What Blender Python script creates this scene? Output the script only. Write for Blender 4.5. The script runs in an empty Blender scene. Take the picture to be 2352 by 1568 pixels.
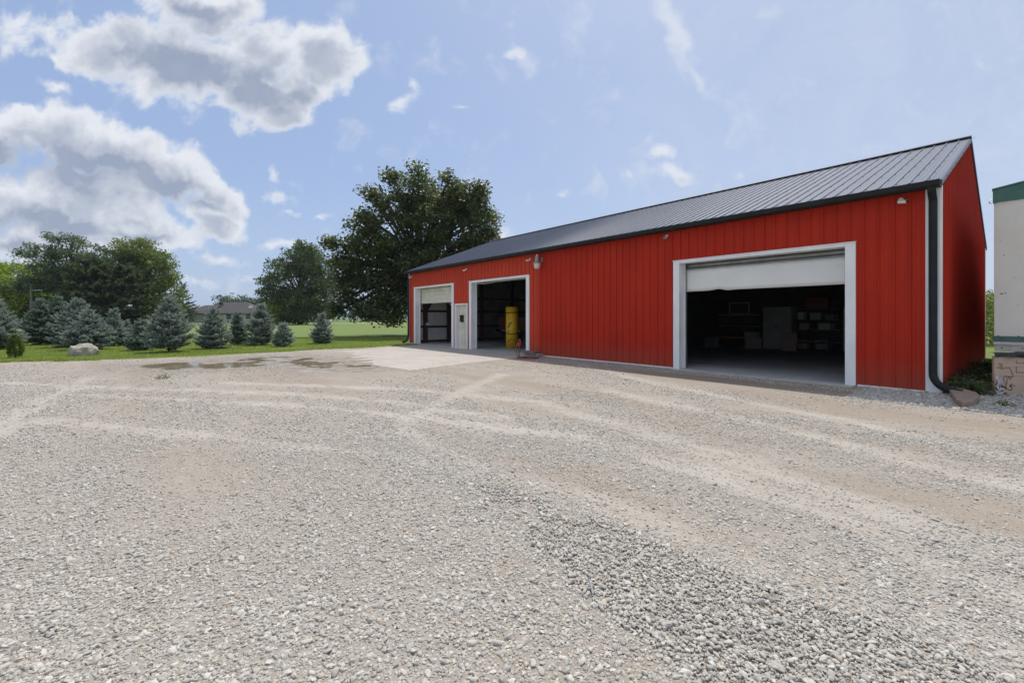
import bpy, math, random
import numpy as np
from mathutils import Vector, Matrix, Euler
random.seed(7)
rng = np.random.default_rng(11)
S = bpy.context.scene
R = math.radians
COL = S.collection

# ------------------------------------------------------------------ camera
F, CX, HY, H = 1012.0, 1176.0, 730.0, 1.5
cd = bpy.data.cameras.new('camera')
cam = bpy.data.objects.new('camera', cd); COL.objects.link(cam)
cam.location = (0, 0, H); cam.rotation_euler = (R(90), 0, 0)
cd.sensor_width = 36; cd.lens = F / 2352 * 36
cd.shift_y = -54 / 2352
cd.clip_start = .05; cd.clip_end = 5000
S.camera = cam

# ------------------------------------------------------------------ light
SUN_H = Vector((.225, .974)).normalized(); SUN_EL = R(65.5)
sd = bpy.data.lights.new('sun', 'SUN'); sd.energy = 3.75; sd.angle = R(.6); sd.color = (1, .955, .89)
sun = bpy.data.objects.new('sun', sd); COL.objects.link(sun)
sv = Vector((SUN_H.x * math.cos(SUN_EL), SUN_H.y * math.cos(SUN_EL), math.sin(SUN_EL)))
sun.rotation_euler = sv.to_track_quat('Z', 'Y').to_euler(); sun.location = sv * 60
S.view_settings.view_transform = 'Standard'; S.view_settings.look = 'None'
S.view_settings.exposure = 0.0; S.view_settings.gamma = 1

W = bpy.data.worlds.new('World'); S.world = W; W.use_nodes = True
def world():
    nt = W.node_tree; N = nt.nodes; Lk = nt.links.new; N.clear()
    out = N.new('ShaderNodeOutputWorld'); bg = N.new('ShaderNodeBackground')
    Lk(bg.outputs[0], out.inputs[0])
    sky = N.new('ShaderNodeTexSky'); sky.sky_type = 'NISHITA'; sky.sun_disc = False
    sky.sun_elevation = SUN_EL; sky.sun_rotation = math.atan2(SUN_H.x, SUN_H.y)
    sky.air_density = 1.0; sky.dust_density = 1.6; sky.ozone_density = 1.6; sky.altitude = 200
    bg.inputs[1].default_value = .13
    tc = N.new('ShaderNodeTexCoord'); sp = N.new('ShaderNodeSeparateXYZ'); Lk(tc.outputs['Generated'], sp.inputs[0])
    def m(op, a, b=None, c=None, clamp=False):
        n = N.new('ShaderNodeMath'); n.operation = op; n.use_clamp = clamp
        for i, v in enumerate((a, b, c)):
            if v is None: continue
            if isinstance(v, (int, float)): n.inputs[i].default_value = v
            else: Lk(v, n.inputs[i])
        return n.outputs[0]
    X, Y, Z = sp.outputs
    yy = m('MAXIMUM', Y, .08)
    U = m('ADD', m('MULTIPLY', m('DIVIDE', X, yy), F), CX)       # gnomonic sky coordinates
    V = m('SUBTRACT', HY, m('MULTIPLY', m('DIVIDE', Z, yy), F))
    cb = N.new('ShaderNodeCombineXYZ'); Lk(U, cb.inputs[0]); Lk(V, cb.inputs[1])
    P = cb.outputs[0]
    def noise(scale, det, rough, vec=P, dist=0, col=False):
        n = N.new('ShaderNodeTexNoise'); n.inputs['Scale'].default_value = scale
        n.inputs['Detail'].default_value = det; n.inputs['Roughness'].default_value = rough
        n.inputs['Distortion'].default_value = dist
        Lk(vec, n.inputs['Vector']); return n.outputs['Color' if col else 'Fac']
    # domain warp
    wn = noise(.009, 7, .56, col=True)
    vs = N.new('ShaderNodeVectorMath'); vs.operation = 'SUBTRACT'; Lk(wn, vs.inputs[0]); vs.inputs[1].default_value = (.5, .5, .5)
    v2 = N.new('ShaderNodeVectorMath'); v2.operation = 'SCALE'; Lk(vs.outputs[0], v2.inputs[0]); v2.inputs['Scale'].default_value = 120
    v3 = N.new('ShaderNodeVectorMath'); v3.operation = 'ADD'; Lk(P, v3.inputs[0]); Lk(v2.outputs[0], v3.inputs[1])
    PW = v3.outputs[0]
    def blobs(lst, vec):
        acc = None
        for b in lst:
            cx, cy, rx, ry = b[:4]; rot = b[4] if len(b) > 4 else 0; w = b[5] if len(b) > 5 else 1
            mp = N.new('ShaderNodeMapping'); mp.vector_type = 'TEXTURE'
            mp.inputs['Location'].default_value = (cx, cy, 0); mp.inputs['Rotation'].default_value = (0, 0, R(rot))
            mp.inputs['Scale'].default_value = (rx * 1.35, ry * 1.35, 1000); Lk(vec, mp.inputs[0])
            g = N.new('ShaderNodeTexGradient'); g.gradient_type = 'SPHERICAL'; Lk(mp.outputs[0], g.inputs[0])
            o = m('MULTIPLY', g.outputs['Fac'], w) if w != 1 else g.outputs['Fac']
            acc = o if acc is None else m('SMOOTH_MAX', acc, o, .12)
        return acc
    BIG = [(610, 140, 110, 70, 10), (250, 115, 150, 75, 10), (420, 150, 190, 95, 12), (540, 205, 190, 70, 25), (650, 255, 90, 45, 20), (480, 20, 150, 65, 0, .95),
                 (735, 130, 90, 85, 0), (700, 200, 70, 60, 40), (150, 135, 90, 35, 20, .8), (590, 90, 90, 60, 0, .7), (40, 60, 90, 90, 0, .45),
                 (90, 300, 160, 60, 5), (240, 345, 190, 80, 14), (370, 385, 150, 70, 20), (480, 435, 95, 38, 25), (-60, 330, 120, 70), (200, 440, 220, 60, 8), (240, 545, 230, 45, 0, .8), (120, 200, 70, 20, 20, .4),
                 (60, 460, 200, 60, 8), (150, 500, 130, 50), (310, 505, 110, 42, 8), (485, 500, 85, 42, 22), (90, 560, 200, 40), (-80, 480, 160, 120), (350, 550, 120, 28, 0, .7)]
    big = blobs(BIG, PW)
    small = blobs([(1195, 128, 26, 24), (925, 238, 50, 22, -25, .85), (955, 205, 15, 34, 0, .7), (1060, 243, 34, 12, 0, .6), (1515, 342, 38, 24), (1552, 396, 60, 28, 15), (1450, 403, 38, 11, 10, .7),
                   (640, 453, 48, 18, 10, .8), (742, 495, 24, 12, 0, .8), (618, 398, 16, 30, -25, .7), (520, 598, 70, 20, 5, .9), (655, 570, 60, 20, 0, .9), (1708, 395, 28, 12, 0, .6), (1302, 452, 18, 12, 0, .6),
                   (1150, 530, 34, 24, 0, .9), (460, 645, 70, 12, 0, .6), (560, 640, 60, 12, 0, .5), (690, 615, 60, 12, 0, .4), (670, 490, 20, 10, 0, .6), (60, 100, 60, 22, 30, .6), (450, 575, 40, 12, 0, .5)], PW)
    n1 = noise(.0105, 10, .58, dist=.35); n2 = noise(.03, 8, .62)
    dA = m('ADD', big, m('MULTIPLY', m('SUBTRACT', n1, .5), 1.25))
    dB = m('ADD', small, m('MULTIPLY', m('SUBTRACT', n2, .5), 1.1))
    def ss(x, a, b):
        n = N.new('ShaderNodeMapRange'); n.interpolation_type = 'SMOOTHSTEP'; Lk(x, n.inputs[0])
        n.inputs[1].default_value = a; n.inputs[2].default_value = b; return n.outputs[0]
    gA = m('GREATER_THAN', big, .02); gB = m('GREATER_THAN', small, .02)
    aA = m('MULTIPLY', ss(dA, .13, .47), ss(big, 0, .16)); aB = m('MULTIPLY', m('MULTIPLY', ss(dB, .15, .85), ss(small, 0, .3)), .8)
    # thin veil and streak
    streak = blobs([(1545, 60, 120, 30, 68, 1), (1610, 170, 90, 20, 60, .7), (1330, 60, 60, 120, 20, .45), (1700, 260, 180, 40, 50, .4)], PW)
    aS = m('MULTIPLY', m('MULTIPLY', ss(m('ADD', streak, m('MULTIPLY', m('SUBTRACT', n2, .5), .8)), .1, .9), .6), ss(streak, 0, .3))
    veil = m('MULTIPLY', ss(U, 700, 2100), m('MULTIPLY', noise(.0022, 7, .65, dist=.6), .62))
    a = m('MAXIMUM', m('MAXIMUM', aA, aB), aS); a = m('ADD', a, m('MULTIPLY', m('SUBTRACT', 1, a), veil), clamp=True)
    # behind the camera and overhead: broken cloud everywhere
    n3 = noise(2.2, 8, .6, vec=tc.outputs['Generated'], dist=.3)
    back = m('MULTIPLY', ss(n3, .46, .62), m('SUBTRACT', 1, ss(m('DIVIDE', Y, m('ADD', m('ABSOLUTE', Z), .05)), .9, 1.25)))
    # shade: thick cloud goes grey underneath
    dark = blobs([(400, 120, 200, 42, 14), (480, 165, 190, 40, 14), (610, 225, 100, 34, 15), (460, 18, 95, 26, 0, .8), (300, 80, 70, 40, 0, .5),
                  (60, 372, 160, 40, 8), (220, 405, 240, 46, 10, 1.2), (400, 425, 100, 22, 8, .8), (470, 470, 90, 26, 15, .55), (80, 515, 190, 34, 5, .9), (20, 565, 200, 24, 0, .6), (1560, 405, 34, 12, 0, .35), (350, 545, 90, 16, 0, .5)], PW)
    up = N.new('ShaderNodeVectorMath'); up.operation = 'ADD'; Lk(PW, up.inputs[0]); up.inputs[1].default_value = (-4, -30, 0)
    upn = N.new('ShaderNodeVectorMath'); upn.operation = 'ADD'; Lk(P, upn.inputs[0]); upn.inputs[1].default_value = (-4, -26, 0)
    F2 = m('ADD', blobs(BIG, up.outputs[0]), m('MULTIPLY', m('SUBTRACT', noise(.009, 6, .6, vec=upn.outputs[0], dist=.25), .5), 1.3))
    auto = m('MULTIPLY', ss(F2, .18, .85), ss(dA, .15, .75))
    tex = noise(.02, 7, .6, dist=.6)
    sh = m('ADD', m('MULTIPLY', auto, .72), m('MULTIPLY', ss(m('ADD', dark, m('MULTIPLY', m('SUBTRACT', tex, .5), .7)), .0, .75), .62), clamp=True)
    puff = ss(n1, .35, .75)
    cm = N.new('ShaderNodeMix'); cm.data_type = 'RGBA'; Lk(sh, cm.inputs['Factor'])
    cm.inputs[6].default_value = (6.3, 6.55, 7.0, 1); cm.inputs[7].default_value = (2.5, 2.95, 3.95, 1)
    tn = N.new('ShaderNodeMix'); tn.data_type = 'RGBA'; Lk(m('MULTIPLY', puff, .18), tn.inputs['Factor']); Lk(cm.outputs[2], tn.inputs[6]); tn.inputs[7].default_value = (4.4, 4.7, 5.3, 1)
    # hazy summer air: a pale wash over the clear sky
    hz = N.new('ShaderNodeMix'); hz.data_type = 'RGBA'; hz.inputs['Factor'].default_value = .62
    Lk(sky.outputs[0], hz.inputs[6]); hz.inputs[7].default_value = (2.9, 3.85, 5.95, 1)
    hor = N.new('ShaderNodeMix'); hor.data_type = 'RGBA'; Lk(m('MULTIPLY', m('SUBTRACT', 1, ss(Z, -.02, .3)), .55), hor.inputs['Factor']); Lk(hz.outputs[2], hor.inputs[6]); hor.inputs[7].default_value = (3.6, 4.5, 6.0, 1)
    f1 = N.new('ShaderNodeMix'); f1.data_type = 'RGBA'; Lk(a, f1.inputs['Factor']); Lk(hor.outputs[2], f1.inputs[6]); Lk(tn.outputs[2], f1.inputs[7])
    f2 = N.new('ShaderNodeMix'); f2.data_type = 'RGBA'; Lk(back, f2.inputs['Factor']); Lk(f1.outputs[2], f2.inputs[6]); f2.inputs[7].default_value = (6.3, 6.5, 6.9, 1)
    Lk(f2.outputs[2], bg.inputs[0])
world()
W.cycles.sampling_method = 'MANUAL'; W.cycles.sample_map_resolution = 512

# ------------------------------------------------------------------ helpers
class MB:
    def __init__(s): s.v = []; s.f = []; s.m = []; s.k = 0
    def add(s, vs, fs):
        o = len(s.v); s.v += [tuple(v) for v in vs]
        for f in fs: s.f.append(tuple(i + o for i in f)); s.m.append(s.k)
        return s
    def box(s, a, b, M=None):
        (x0, y0, z0), (x1, y1, z1) = a, b
        vs = [Vector(p) for p in ((x0,y0,z0),(x1,y0,z0),(x1,y1,z0),(x0,y1,z0),(x0,y0,z1),(x1,y0,z1),(x1,y1,z1),(x0,y1,z1))]
        if M: vs = [M @ v for v in vs]
        return s.add(vs, [(0,3,2,1),(4,5,6,7),(0,1,5,4),(1,2,6,5),(2,3,7,6),(3,0,4,7)])
    def bar(s, p, q, w, h=None):          # square bar between two points
        p, q = Vector(p), Vector(q); d = q - p; h = h or w
        M = Matrix.Translation(p) @ d.to_track_quat('Z', 'Y').to_matrix().to_4x4()
        return s.box((-w/2, -h/2, 0), (w/2, h/2, d.length), M)
    def tube(s, pts, r, n=8, caps=True):
        pts = [Vector(p) for p in pts]; rs = r if hasattr(r, '__len__') else [r] * len(pts)
        o = []; T = None
        for i, p in enumerate(pts):
            d = (pts[min(i+1, len(pts)-1)] - pts[max(i-1, 0)]).normalized()
            if T is None:
                T = d.orthogonal().normalized()
            else:
                T = (T - d * T.dot(d)); T = T.normalized() if T.length > 1e-6 else d.orthogonal().normalized()
            Bn = d.cross(T)
            o += [p + (T * math.cos(2*math.pi*k/n) + Bn * math.sin(2*math.pi*k/n)) * rs[i] for k in range(n)]
        fs = []
        for i in range(len(pts)-1):
            for k in range(n):
                a, b = i*n+k, i*n+(k+1) % n
                fs.append((a, b, b+n, a+n))
        if caps: fs += [tuple(range(n-1, -1, -1)), tuple(range((len(pts)-1)*n, len(pts)*n))]
        return s.add(o, fs)
    def cyl(s, p, q, r, n=12): return s.tube([p, q], r, n)
    def lathe(s, prof, n=20, c=(0,0,0)):
        vs = [(c[0]+r*math.cos(2*math.pi*k/n), c[1]+r*math.sin(2*math.pi*k/n), c[2]+z) for r, z in prof for k in range(n)]
        fs = [(i*n+k, i*n+(k+1)%n, (i+1)*n+(k+1)%n, (i+1)*n+k) for i in range(len(prof)-1) for k in range(n)]
        fs += [tuple(range(n-1, -1, -1)), tuple(range((len(prof)-1)*n, len(prof)*n))]
        return s.add(vs, fs)
    def build(s, name, mats, parent=None, smooth=False, bevel=0):
        me = bpy.data.meshes.new(name); me.from_pydata(s.v, [], s.f); me.update()
        if not isinstance(mats, (list, tuple)): mats = [mats]
        for m_ in mats: me.materials.append(m_)
        if len(mats) > 1: me.polygons.foreach_set('material_index', s.m)
        if smooth:
            me.polygons.foreach_set('use_smooth', [True]*len(me.polygons))
            if smooth == 'auto': me.set_sharp_from_angle(angle=R(35))
        o = bpy.data.objects.new(name, me); COL.objects.link(o)
        if parent: o.parent = parent
        if bevel:
            b = o.modifiers.new('bevel', 'BEVEL'); b.width = bevel; b.segments = 2; b.limit_method = 'ANGLE'
        return o
def npmesh(name, V, Fc, mat, parent=None, smooth=False):
    """V (n,3) array, Fc (m,k) array of equal-sized faces"""
    me = bpy.data.meshes.new(name); Fc = np.asarray(Fc); n, k = Fc.shape
    me.vertices.add(len(V)); me.vertices.foreach_set('co', np.asarray(V, dtype=np.float32).ravel())
    me.loops.add(n*k); me.loops.foreach_set('vertex_index', Fc.astype(np.int32).ravel())
    me.polygons.add(n); me.polygons.foreach_set('loop_start', np.arange(0, n*k, k, dtype=np.int32))
    me.polygons.foreach_set('use_smooth', np.full(n, smooth))
    me.update(calc_edges=True); me.materials.append(mat)
    o = bpy.data.objects.new(name, me); COL.objects.link(o)
    if parent: o.parent = parent
    return o
def tag(o, label=None, cat=None, group=None, kind=None):
    if label: o['label'] = label
    if cat: o['category'] = cat
    if group: o['group'] = group
    if kind: o['kind'] = kind
    return o
def empty(name, loc, rz=0, label=None, cat=None, group=None):
    o = bpy.data.objects.new(name, None); COL.objects.link(o); o.location = loc; o.rotation_euler = (0, 0, rz)
    return tag(o, label, cat, group)
def gp(x, y, z=0):                        # ground point that a pixel of the 2352-wide picture looks at
    Y = F * (H - z) / (y - HY); return ((x - CX) / F * Y, Y)
def at(x, Y): return (x - CX) / F * Y

# value noise in numpy
_T = rng.random((256, 256))
def vn(x, y):
    xi = np.floor(x).astype(int); yi = np.floor(y).astype(int); fx = x - xi; fy = y - yi
    fx = fx*fx*(3-2*fx); fy = fy*fy*(3-2*fy)
    a = _T[xi & 255, yi & 255]; b = _T[(xi+1) & 255, yi & 255]; c = _T[xi & 255, (yi+1) & 255]; d = _T[(xi+1) & 255, (yi+1) & 255]
    return (a*(1-fx)+b*fx)*(1-fy) + (c*(1-fx)+d*fx)*fy
def fbm(x, y, o=4):
    s = 0; a = .5; t = 0
    for i in range(o): s = s + a*vn(x*2**i+17*i, y*2**i+31*i); t += a; a *= .55
    return s/t
def sstep(a, b, x):
    t = np.clip((x-a)/(b-a), 0, 1); return t*t*(3-2*t)

# ------------------------------------------------------------------ materials
def newmat(name):
    m = bpy.data.materials.new(name); m.use_nodes = True
    nt = m.node_tree; b = nt.nodes['Principled BSDF']; return m, nt, b
def pm(name, c, c2=None, scale=3, rough=.6, bump=0, bscale=30, metal=0, spec=.5, det=6, stretch=(1,1,1), lo=.35, hi=.65, coat=0, bdist=.01):
    m, nt, b = newmat(name); N = nt.nodes; L = nt.links.new
    b.inputs['Roughness'].default_value = rough; b.inputs['Metallic'].default_value = metal
    b.inputs['Specular IOR Level'].default_value = spec
    tc = N.new('ShaderNodeTexCoord'); mp = N.new('ShaderNodeMapping'); mp.inputs['Scale'].default_value = stretch
    L(tc.outputs['Object'], mp.inputs[0])
    if c2 is None: b.inputs['Base Color'].default_value = (*c, 1)
    else:
        n = N.new('ShaderNodeTexNoise'); n.inputs['Scale'].default_value = scale; n.inputs['Detail'].default_value = det; n.inputs['Roughness'].default_value = .65
        L(mp.outputs[0], n.inputs['Vector'])
        r = N.new('ShaderNodeMapRange'); r.inputs[1].default_value = lo; r.inputs[2].default_value = hi; L(n.outputs['Fac'], r.inputs[0])
        x = N.new('ShaderNodeMix'); x.data_type = 'RGBA'; L(r.outputs[0], x.inputs['Factor']); x.inputs[6].default_value = (*c, 1); x.inputs[7].default_value = (*c2, 1)
        L(x.outputs[2], b.inputs['Base Color'])
    if bump:
        n = N.new('ShaderNodeTexNoise'); n.inputs['Scale'].default_value = bscale; n.inputs['Detail'].default_value = 6; L(mp.outputs[0], n.inputs['Vector'])
        bp = N.new('ShaderNodeBump'); bp.inputs['Strength'].default_value = bump; bp.inputs['Distance'].default_value = bdist; L(n.outputs['Fac'], bp.inputs['Height']); L(bp.outputs[0], b.inputs['Normal'])
    return m
def leafmat(name, c, c2, trans=.35, rough=.45, scale=.5, spec=.2):
    m, nt, b = newmat(name); N = nt.nodes; L = nt.links.new
    g = N.new('ShaderNodeNewGeometry'); tc = N.new('ShaderNodeTexCoord')
    n = N.new('ShaderNodeTexNoise'); n.inputs['Scale'].default_value = scale; L(tc.outputs['Object'], n.inputs['Vector'])
    ad = N.new('ShaderNodeMath'); ad.operation = 'MULTIPLY_ADD'; L(g.outputs['Random Per Island'], ad.inputs[0]); ad.inputs[1].default_value = .7; L(n.outputs['Fac'], ad.inputs[2])
    r = N.new('ShaderNodeMapRange'); r.inputs[1].default_value = .45; r.inputs[2].default_value = 1.25; L(ad.outputs[0], r.inputs[0])
    x = N.new('ShaderNodeMix'); x.data_type = 'RGBA'; L(r.outputs[0], x.inputs['Factor']); x.inputs[6].default_value = (*c, 1); x.inputs[7].default_value = (*c2, 1)
    L(x.outputs[2], b.inputs['Base Color']); b.inputs['Roughness'].default_value = rough; b.inputs['Specular IOR Level'].default_value = spec
    t = N.new('ShaderNodeBsdfTranslucent'); hs = N.new('ShaderNodeHueSaturation'); hs.inputs['Value'].default_value = 1.7; hs.inputs['Saturation'].default_value = 1.15; hs.inputs['Hue'].default_value = .485
    L(x.outputs[2], hs.inputs['Color']); L(hs.outputs[0], t.inputs[0])
    ms = N.new('ShaderNodeMixShader'); ms.inputs[0].default_value = trans; L(b.outputs[0], ms.inputs[1]); L(t.outputs[0], ms.inputs[2])
    L(ms.outputs[0], N['Material Output'].inputs[0])
    return m
M = {}
M['black_trim'] = pm('dark_trim_metal', (.014,.016,.017), (.022,.024,.025), 4, .6, .05, 20, spec=.25)
M['white_trim'] = pm('white_painted_trim', (.88,.88,.87), (.76,.77,.78), 2.5, .45, .08, 15, stretch=(1,1,.5))
M['cream'] = pm('cream_painted_metal', (.74,.71,.60), (.60,.56,.45), 1.6, .5, .05, 12)
M['door_white'] = pm('white_door_sheet', (.84,.84,.82), (.77,.76,.73), 1.2, .5, .12, 3, bdist=.02)
M['rail_grey'] = pm('grey_metal', (.30,.31,.31), (.2,.2,.2), 3, .4, metal=.6)
M['galv'] = pm('weathered_grey_metal', (.38,.39,.41), (.25,.26,.27), 8, .4, .1, 20, metal=.5)
M['dirty_lens'] = pm('cloudy_lens', (.72,.68,.58), (.55,.48,.36), 14, .3)
M['white_plastic'] = pm('white_plastic', (.8,.79,.75), (.7,.69,.64), 20, .4)
M['black_plastic'] = pm('black_plastic', (.012,.012,.013), None, rough=.3)
M['concrete'] = pm('concrete_floor', (.48,.47,.46), (.33,.325,.32), .8, .7, .15, 25)
M['wood_dark'] = pm('dark_red_timber', (.055,.022,.016), (.09,.035,.024), 3, .8, .2, 20, stretch=(4,4,1))
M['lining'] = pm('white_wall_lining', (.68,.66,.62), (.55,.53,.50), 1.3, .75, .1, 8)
M['lining_shade_tone'] = pm('wall_lining_shade_tone', (.22,.21,.20), (.12,.115,.11), 1.1, .8)  # wall lining again, shade of the middle bay put into its colour
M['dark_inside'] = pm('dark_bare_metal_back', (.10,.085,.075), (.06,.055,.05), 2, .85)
M['yellow'] = pm('yellow_vinyl_sheet', (.85,.50,.02), (.76,.43,.015), 3, .42, .1, 4, bdist=.03)
M['yellow_print'] = pm('olive_print', (.22,.16,.02), None, rough=.5)
M['red_metal'] = pm('red_cast_iron', (.5,.045,.025), (.38,.04,.03), 20, .4, .1, 40)
M['hose'] = pm('maroon_rubber', (.20,.035,.035), (.28,.06,.055), 12, .45)
M['paver'] = pm('weathered_paver', (.24,.18,.13), (.13,.12,.11), 9, .85, .6, 40)
M['paver2'] = pm('grey_paver', (.30,.29,.27), (.2,.2,.19), 9, .85, .6, 40)
M['slab'] = pm('tan_flagstone', (.34,.25,.18), (.24,.19,.15), 5, .85, .7, 18)
M['boulder'] = pm('pale_boulder_rock', (.42,.385,.31), (.27,.25,.205), 2.2, .85, .9, 7, bdist=.05)
M['bark'] = pm('grey_brown_bark', (.085,.068,.052), (.045,.036,.028), 4, .9, .8, 14, stretch=(1,1,.25))
M['bark2'] = pm('spruce_bark', (.07,.05,.04), (.04,.03,.025), 6, .9, .6, 20)
M['trailer'] = pm('off_white_trailer_skin', (.80,.79,.73), (.72,.70,.62), 1.1, .45, .1, 4, bdist=.02)
M['green_band'] = pm('green_trailer_rail', (.045,.14,.115), (.07,.17,.14), 5, .5)
M['rail_white'] = pm('white_trailer_rail', (.70,.70,.68), (.5,.47,.42), 6, .5)
M['rust'] = pm('rust', (.12,.05,.025), (.05,.03,.02), 20, .9)
M['card'] = pm('cardboard', (.60,.44,.34), (.52,.38,.29), 3, .85, .1, 30)
M['ink'] = pm('black_marker_ink', (.03,.025,.03), None, rough=.7)
M['tarp'] = pm('black_plastic_sheet', (.012,.014,.022), (.02,.022,.035), 4, .22, .9, 9, bdist=.05)
M['rag'] = pm('white_torn_plastic', (.60,.56,.58), (.42,.40,.44), 9, .6, .5, 15)
M['brick'] = pm('pale_grey_brick', (.62,.59,.57), (.50,.48,.46), 6, .85, .2, 20)
M['shingle'] = pm('charcoal_shingles', (.085,.075,.078), (.055,.05,.054), 3, .9, .5, 12)
M['glass_dark'] = pm('dark_window_glass', (.02,.022,.025), None, rough=.1)
M['pole'] = pm('weathered_pole_wood', (.23,.20,.17), (.15,.13,.11), 5, .85, stretch=(1,1,.2))
M['fence'] = pm('black_fence_metal', (.02,.02,.02), None, rough=.5)
M['tank'] = pm('white_tank_paint', (.62,.68,.72), (.5,.55,.6), 3, .4)
M['orange'] = pm('orange_steel_beam', (.6,.2,.02), (.45,.15,.02), 5, .5)
M['orange_wood'] = pm('stacked_orange_boards', (.22,.075,.025), (.15,.05,.02), 12, .7, .4, 20, stretch=(1,1,6))
M['box_grey'] = pm('grey_storage_box', (.42,.42,.44), (.3,.3,.32), 4, .6)
M['fridge'] = pm('white_enamel', (.62,.62,.6), (.5,.5,.48), 2, .4)
M['red_box'] = pm('faded_red_crate', (.35,.1,.07), (.25,.08,.06), 6, .7)
M['reflector'] = pm('white_reflector', (.8,.75,.68), None, rough=.3)
M['chrome'] = pm('chrome', (.6,.6,.62), None, rough=.15, metal=1)
M['rubber'] = pm('black_rubber', (.02,.02,.02), None, rough=.8)
M['blue_scrap'] = pm('blue_plastic', (.20,.24,.28), None, rough=.4)
M['road'] = pm('pale_concrete_road', (.50,.48,.45), (.42,.40,.38), .3, .85)
M['water'] = pm('muddy_water', (.25,.20,.13), (.30,.245,.165), 1.2, .06, .06, 6, spec=.6, bdist=.01)

def redmetal(name, c, c2):
    m, nt, b = newmat(name); N = nt.nodes; L = nt.links.new
    tc = N.new('ShaderNodeTexCoord')
    def nz(scale, st, det=6):
        mp = N.new('ShaderNodeMapping'); mp.inputs['Scale'].default_value = st; L(tc.outputs['Object'], mp.inputs[0])
        n = N.new('ShaderNodeTexNoise'); n.inputs['Scale'].default_value = scale; n.inputs['Detail'].default_value = det; n.inputs['Roughness'].default_value = .7; L(mp.outputs[0], n.inputs['Vector']); return n.outputs['Fac']
    a = nz(1.6, (1, 1, .3)); s = nz(9, (1, 1, .06)); f = nz(60, (1, 1, 1), 3)
    m1 = N.new('ShaderNodeMath'); m1.operation = 'MULTIPLY_ADD'; L(s, m1.inputs[0]); m1.inputs[1].default_value = .7; L(a, m1.inputs[2])
    m2 = N.new('ShaderNodeMath'); m2.operation = 'MULTIPLY_ADD'; L(f, m2.inputs[0]); m2.inputs[1].default_value = .25; L(m1.outputs[0], m2.inputs[2])
    r = N.new('ShaderNodeMapRange'); r.inputs[1].default_value = .7; r.inputs[2].default_value = 1.25; L(m2.outputs[0], r.inputs[0])
    x = N.new('ShaderNodeMix'); x.data_type = 'RGBA'; L(r.outputs[0], x.inputs['Factor']); x.inputs[6].default_value = (*c, 1); x.inputs[7].default_value = (*c2, 1)
    # splash dirt near the ground
    sp = N.new('ShaderNodeSeparateXYZ'); L(tc.outputs['Object'], sp.inputs[0])
    dz = N.new('ShaderNodeMapRange'); dz.inputs[1].default_value = .7; dz.inputs[2].default_value = 0; dz.inputs[4].default_value = .8; L(sp.outputs[2], dz.inputs[0])
    dm = N.new('ShaderNodeMath'); dm.operation = 'MULTIPLY'; L(dz.outputs[0], dm.inputs[0]); L(s, dm.inputs[1])
    y = N.new('ShaderNodeMix'); y.data_type = 'RGBA'; L(dm.outputs[0], y.inputs['Factor']); L(x.outputs[2], y.inputs[6]); y.inputs[7].default_value = (.26, .12, .08, 1)
    L(y.outputs[2], b.inputs['Base Color']); b.inputs['Roughness'].default_value = .6; b.inputs['Specular IOR Level'].default_value = .12
    bn = nz(1.3, (1, 1, .5), 3); bp = N.new('ShaderNodeBump'); bp.inputs['Strength'].default_value = .25; bp.inputs['Distance'].default_value = .03; L(bn, bp.inputs['Height']); L(bp.outputs[0], b.inputs['Normal'])
    return m
M['red'] = redmetal('red_ribbed_steel', (.51,.034,.014), (.38,.025,.012))
M['red_pale'] = redmetal('pale_red_ribbed_steel', (.60,.070,.034), (.48,.052,.026))  # lighter, more orange red for the left wall section and seam
def roofmat():
    m, nt, b = newmat('charcoal_roof_steel'); N = nt.nodes; L = nt.links.new
    tc = N.new('ShaderNodeTexCoord'); mp = N.new('ShaderNodeMapping'); mp.inputs['Scale'].default_value = (4, .3, 1); L(tc.outputs['Object'], mp.inputs[0])
    n = N.new('ShaderNodeTexNoise'); n.inputs['Scale'].default_value = 1; n.inputs['Detail'].default_value = 6; L(mp.outputs[0], n.inputs['Vector'])
    x = N.new('ShaderNodeMix'); x.data_type = 'RGBA'; L(n.outputs['Fac'], x.inputs['Factor']); x.inputs[6].default_value = (.052,.064,.10,1); x.inputs[7].default_value = (.088,.105,.155,1)
    L(x.outputs[2], b.inputs['Base Color']); b.inputs['Roughness'].default_value = .42; b.inputs['Specular IOR Level'].default_value = .55
    n2 = N.new('ShaderNodeTexNoise'); n2.inputs['Scale'].default_value = 1.5; L(mp.outputs[0], n2.inputs['Vector'])
    bp = N.new('ShaderNodeBump'); bp.inputs['Strength'].default_value = .3; bp.inputs['Distance'].default_value = .02; L(n2.outputs['Fac'], bp.inputs['Height']); L(bp.outputs[0], b.inputs['Normal'])
    return m
M['roof'] = roofmat()

# ------------------------------------------------------------------ barn frame of reference
TH = R(40.2); XL = Vector((math.cos(R(49.8)), -math.sin(R(49.8)))); YL = Vector((math.cos(TH), math.sin(TH)))
BO = Vector((-5.7378, 25.3653)); RB = -R(49.8)
def lw(x, y, z=0): p = BO + XL*x + YL*y; return (p.x, p.y, z)
def wl(x, y):                       # world arrays -> barn frame
    dx, dy = x - BO.x, y - BO.y; return dx*XL.x + dy*XL.y, dx*YL.x + dy*YL.y

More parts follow.
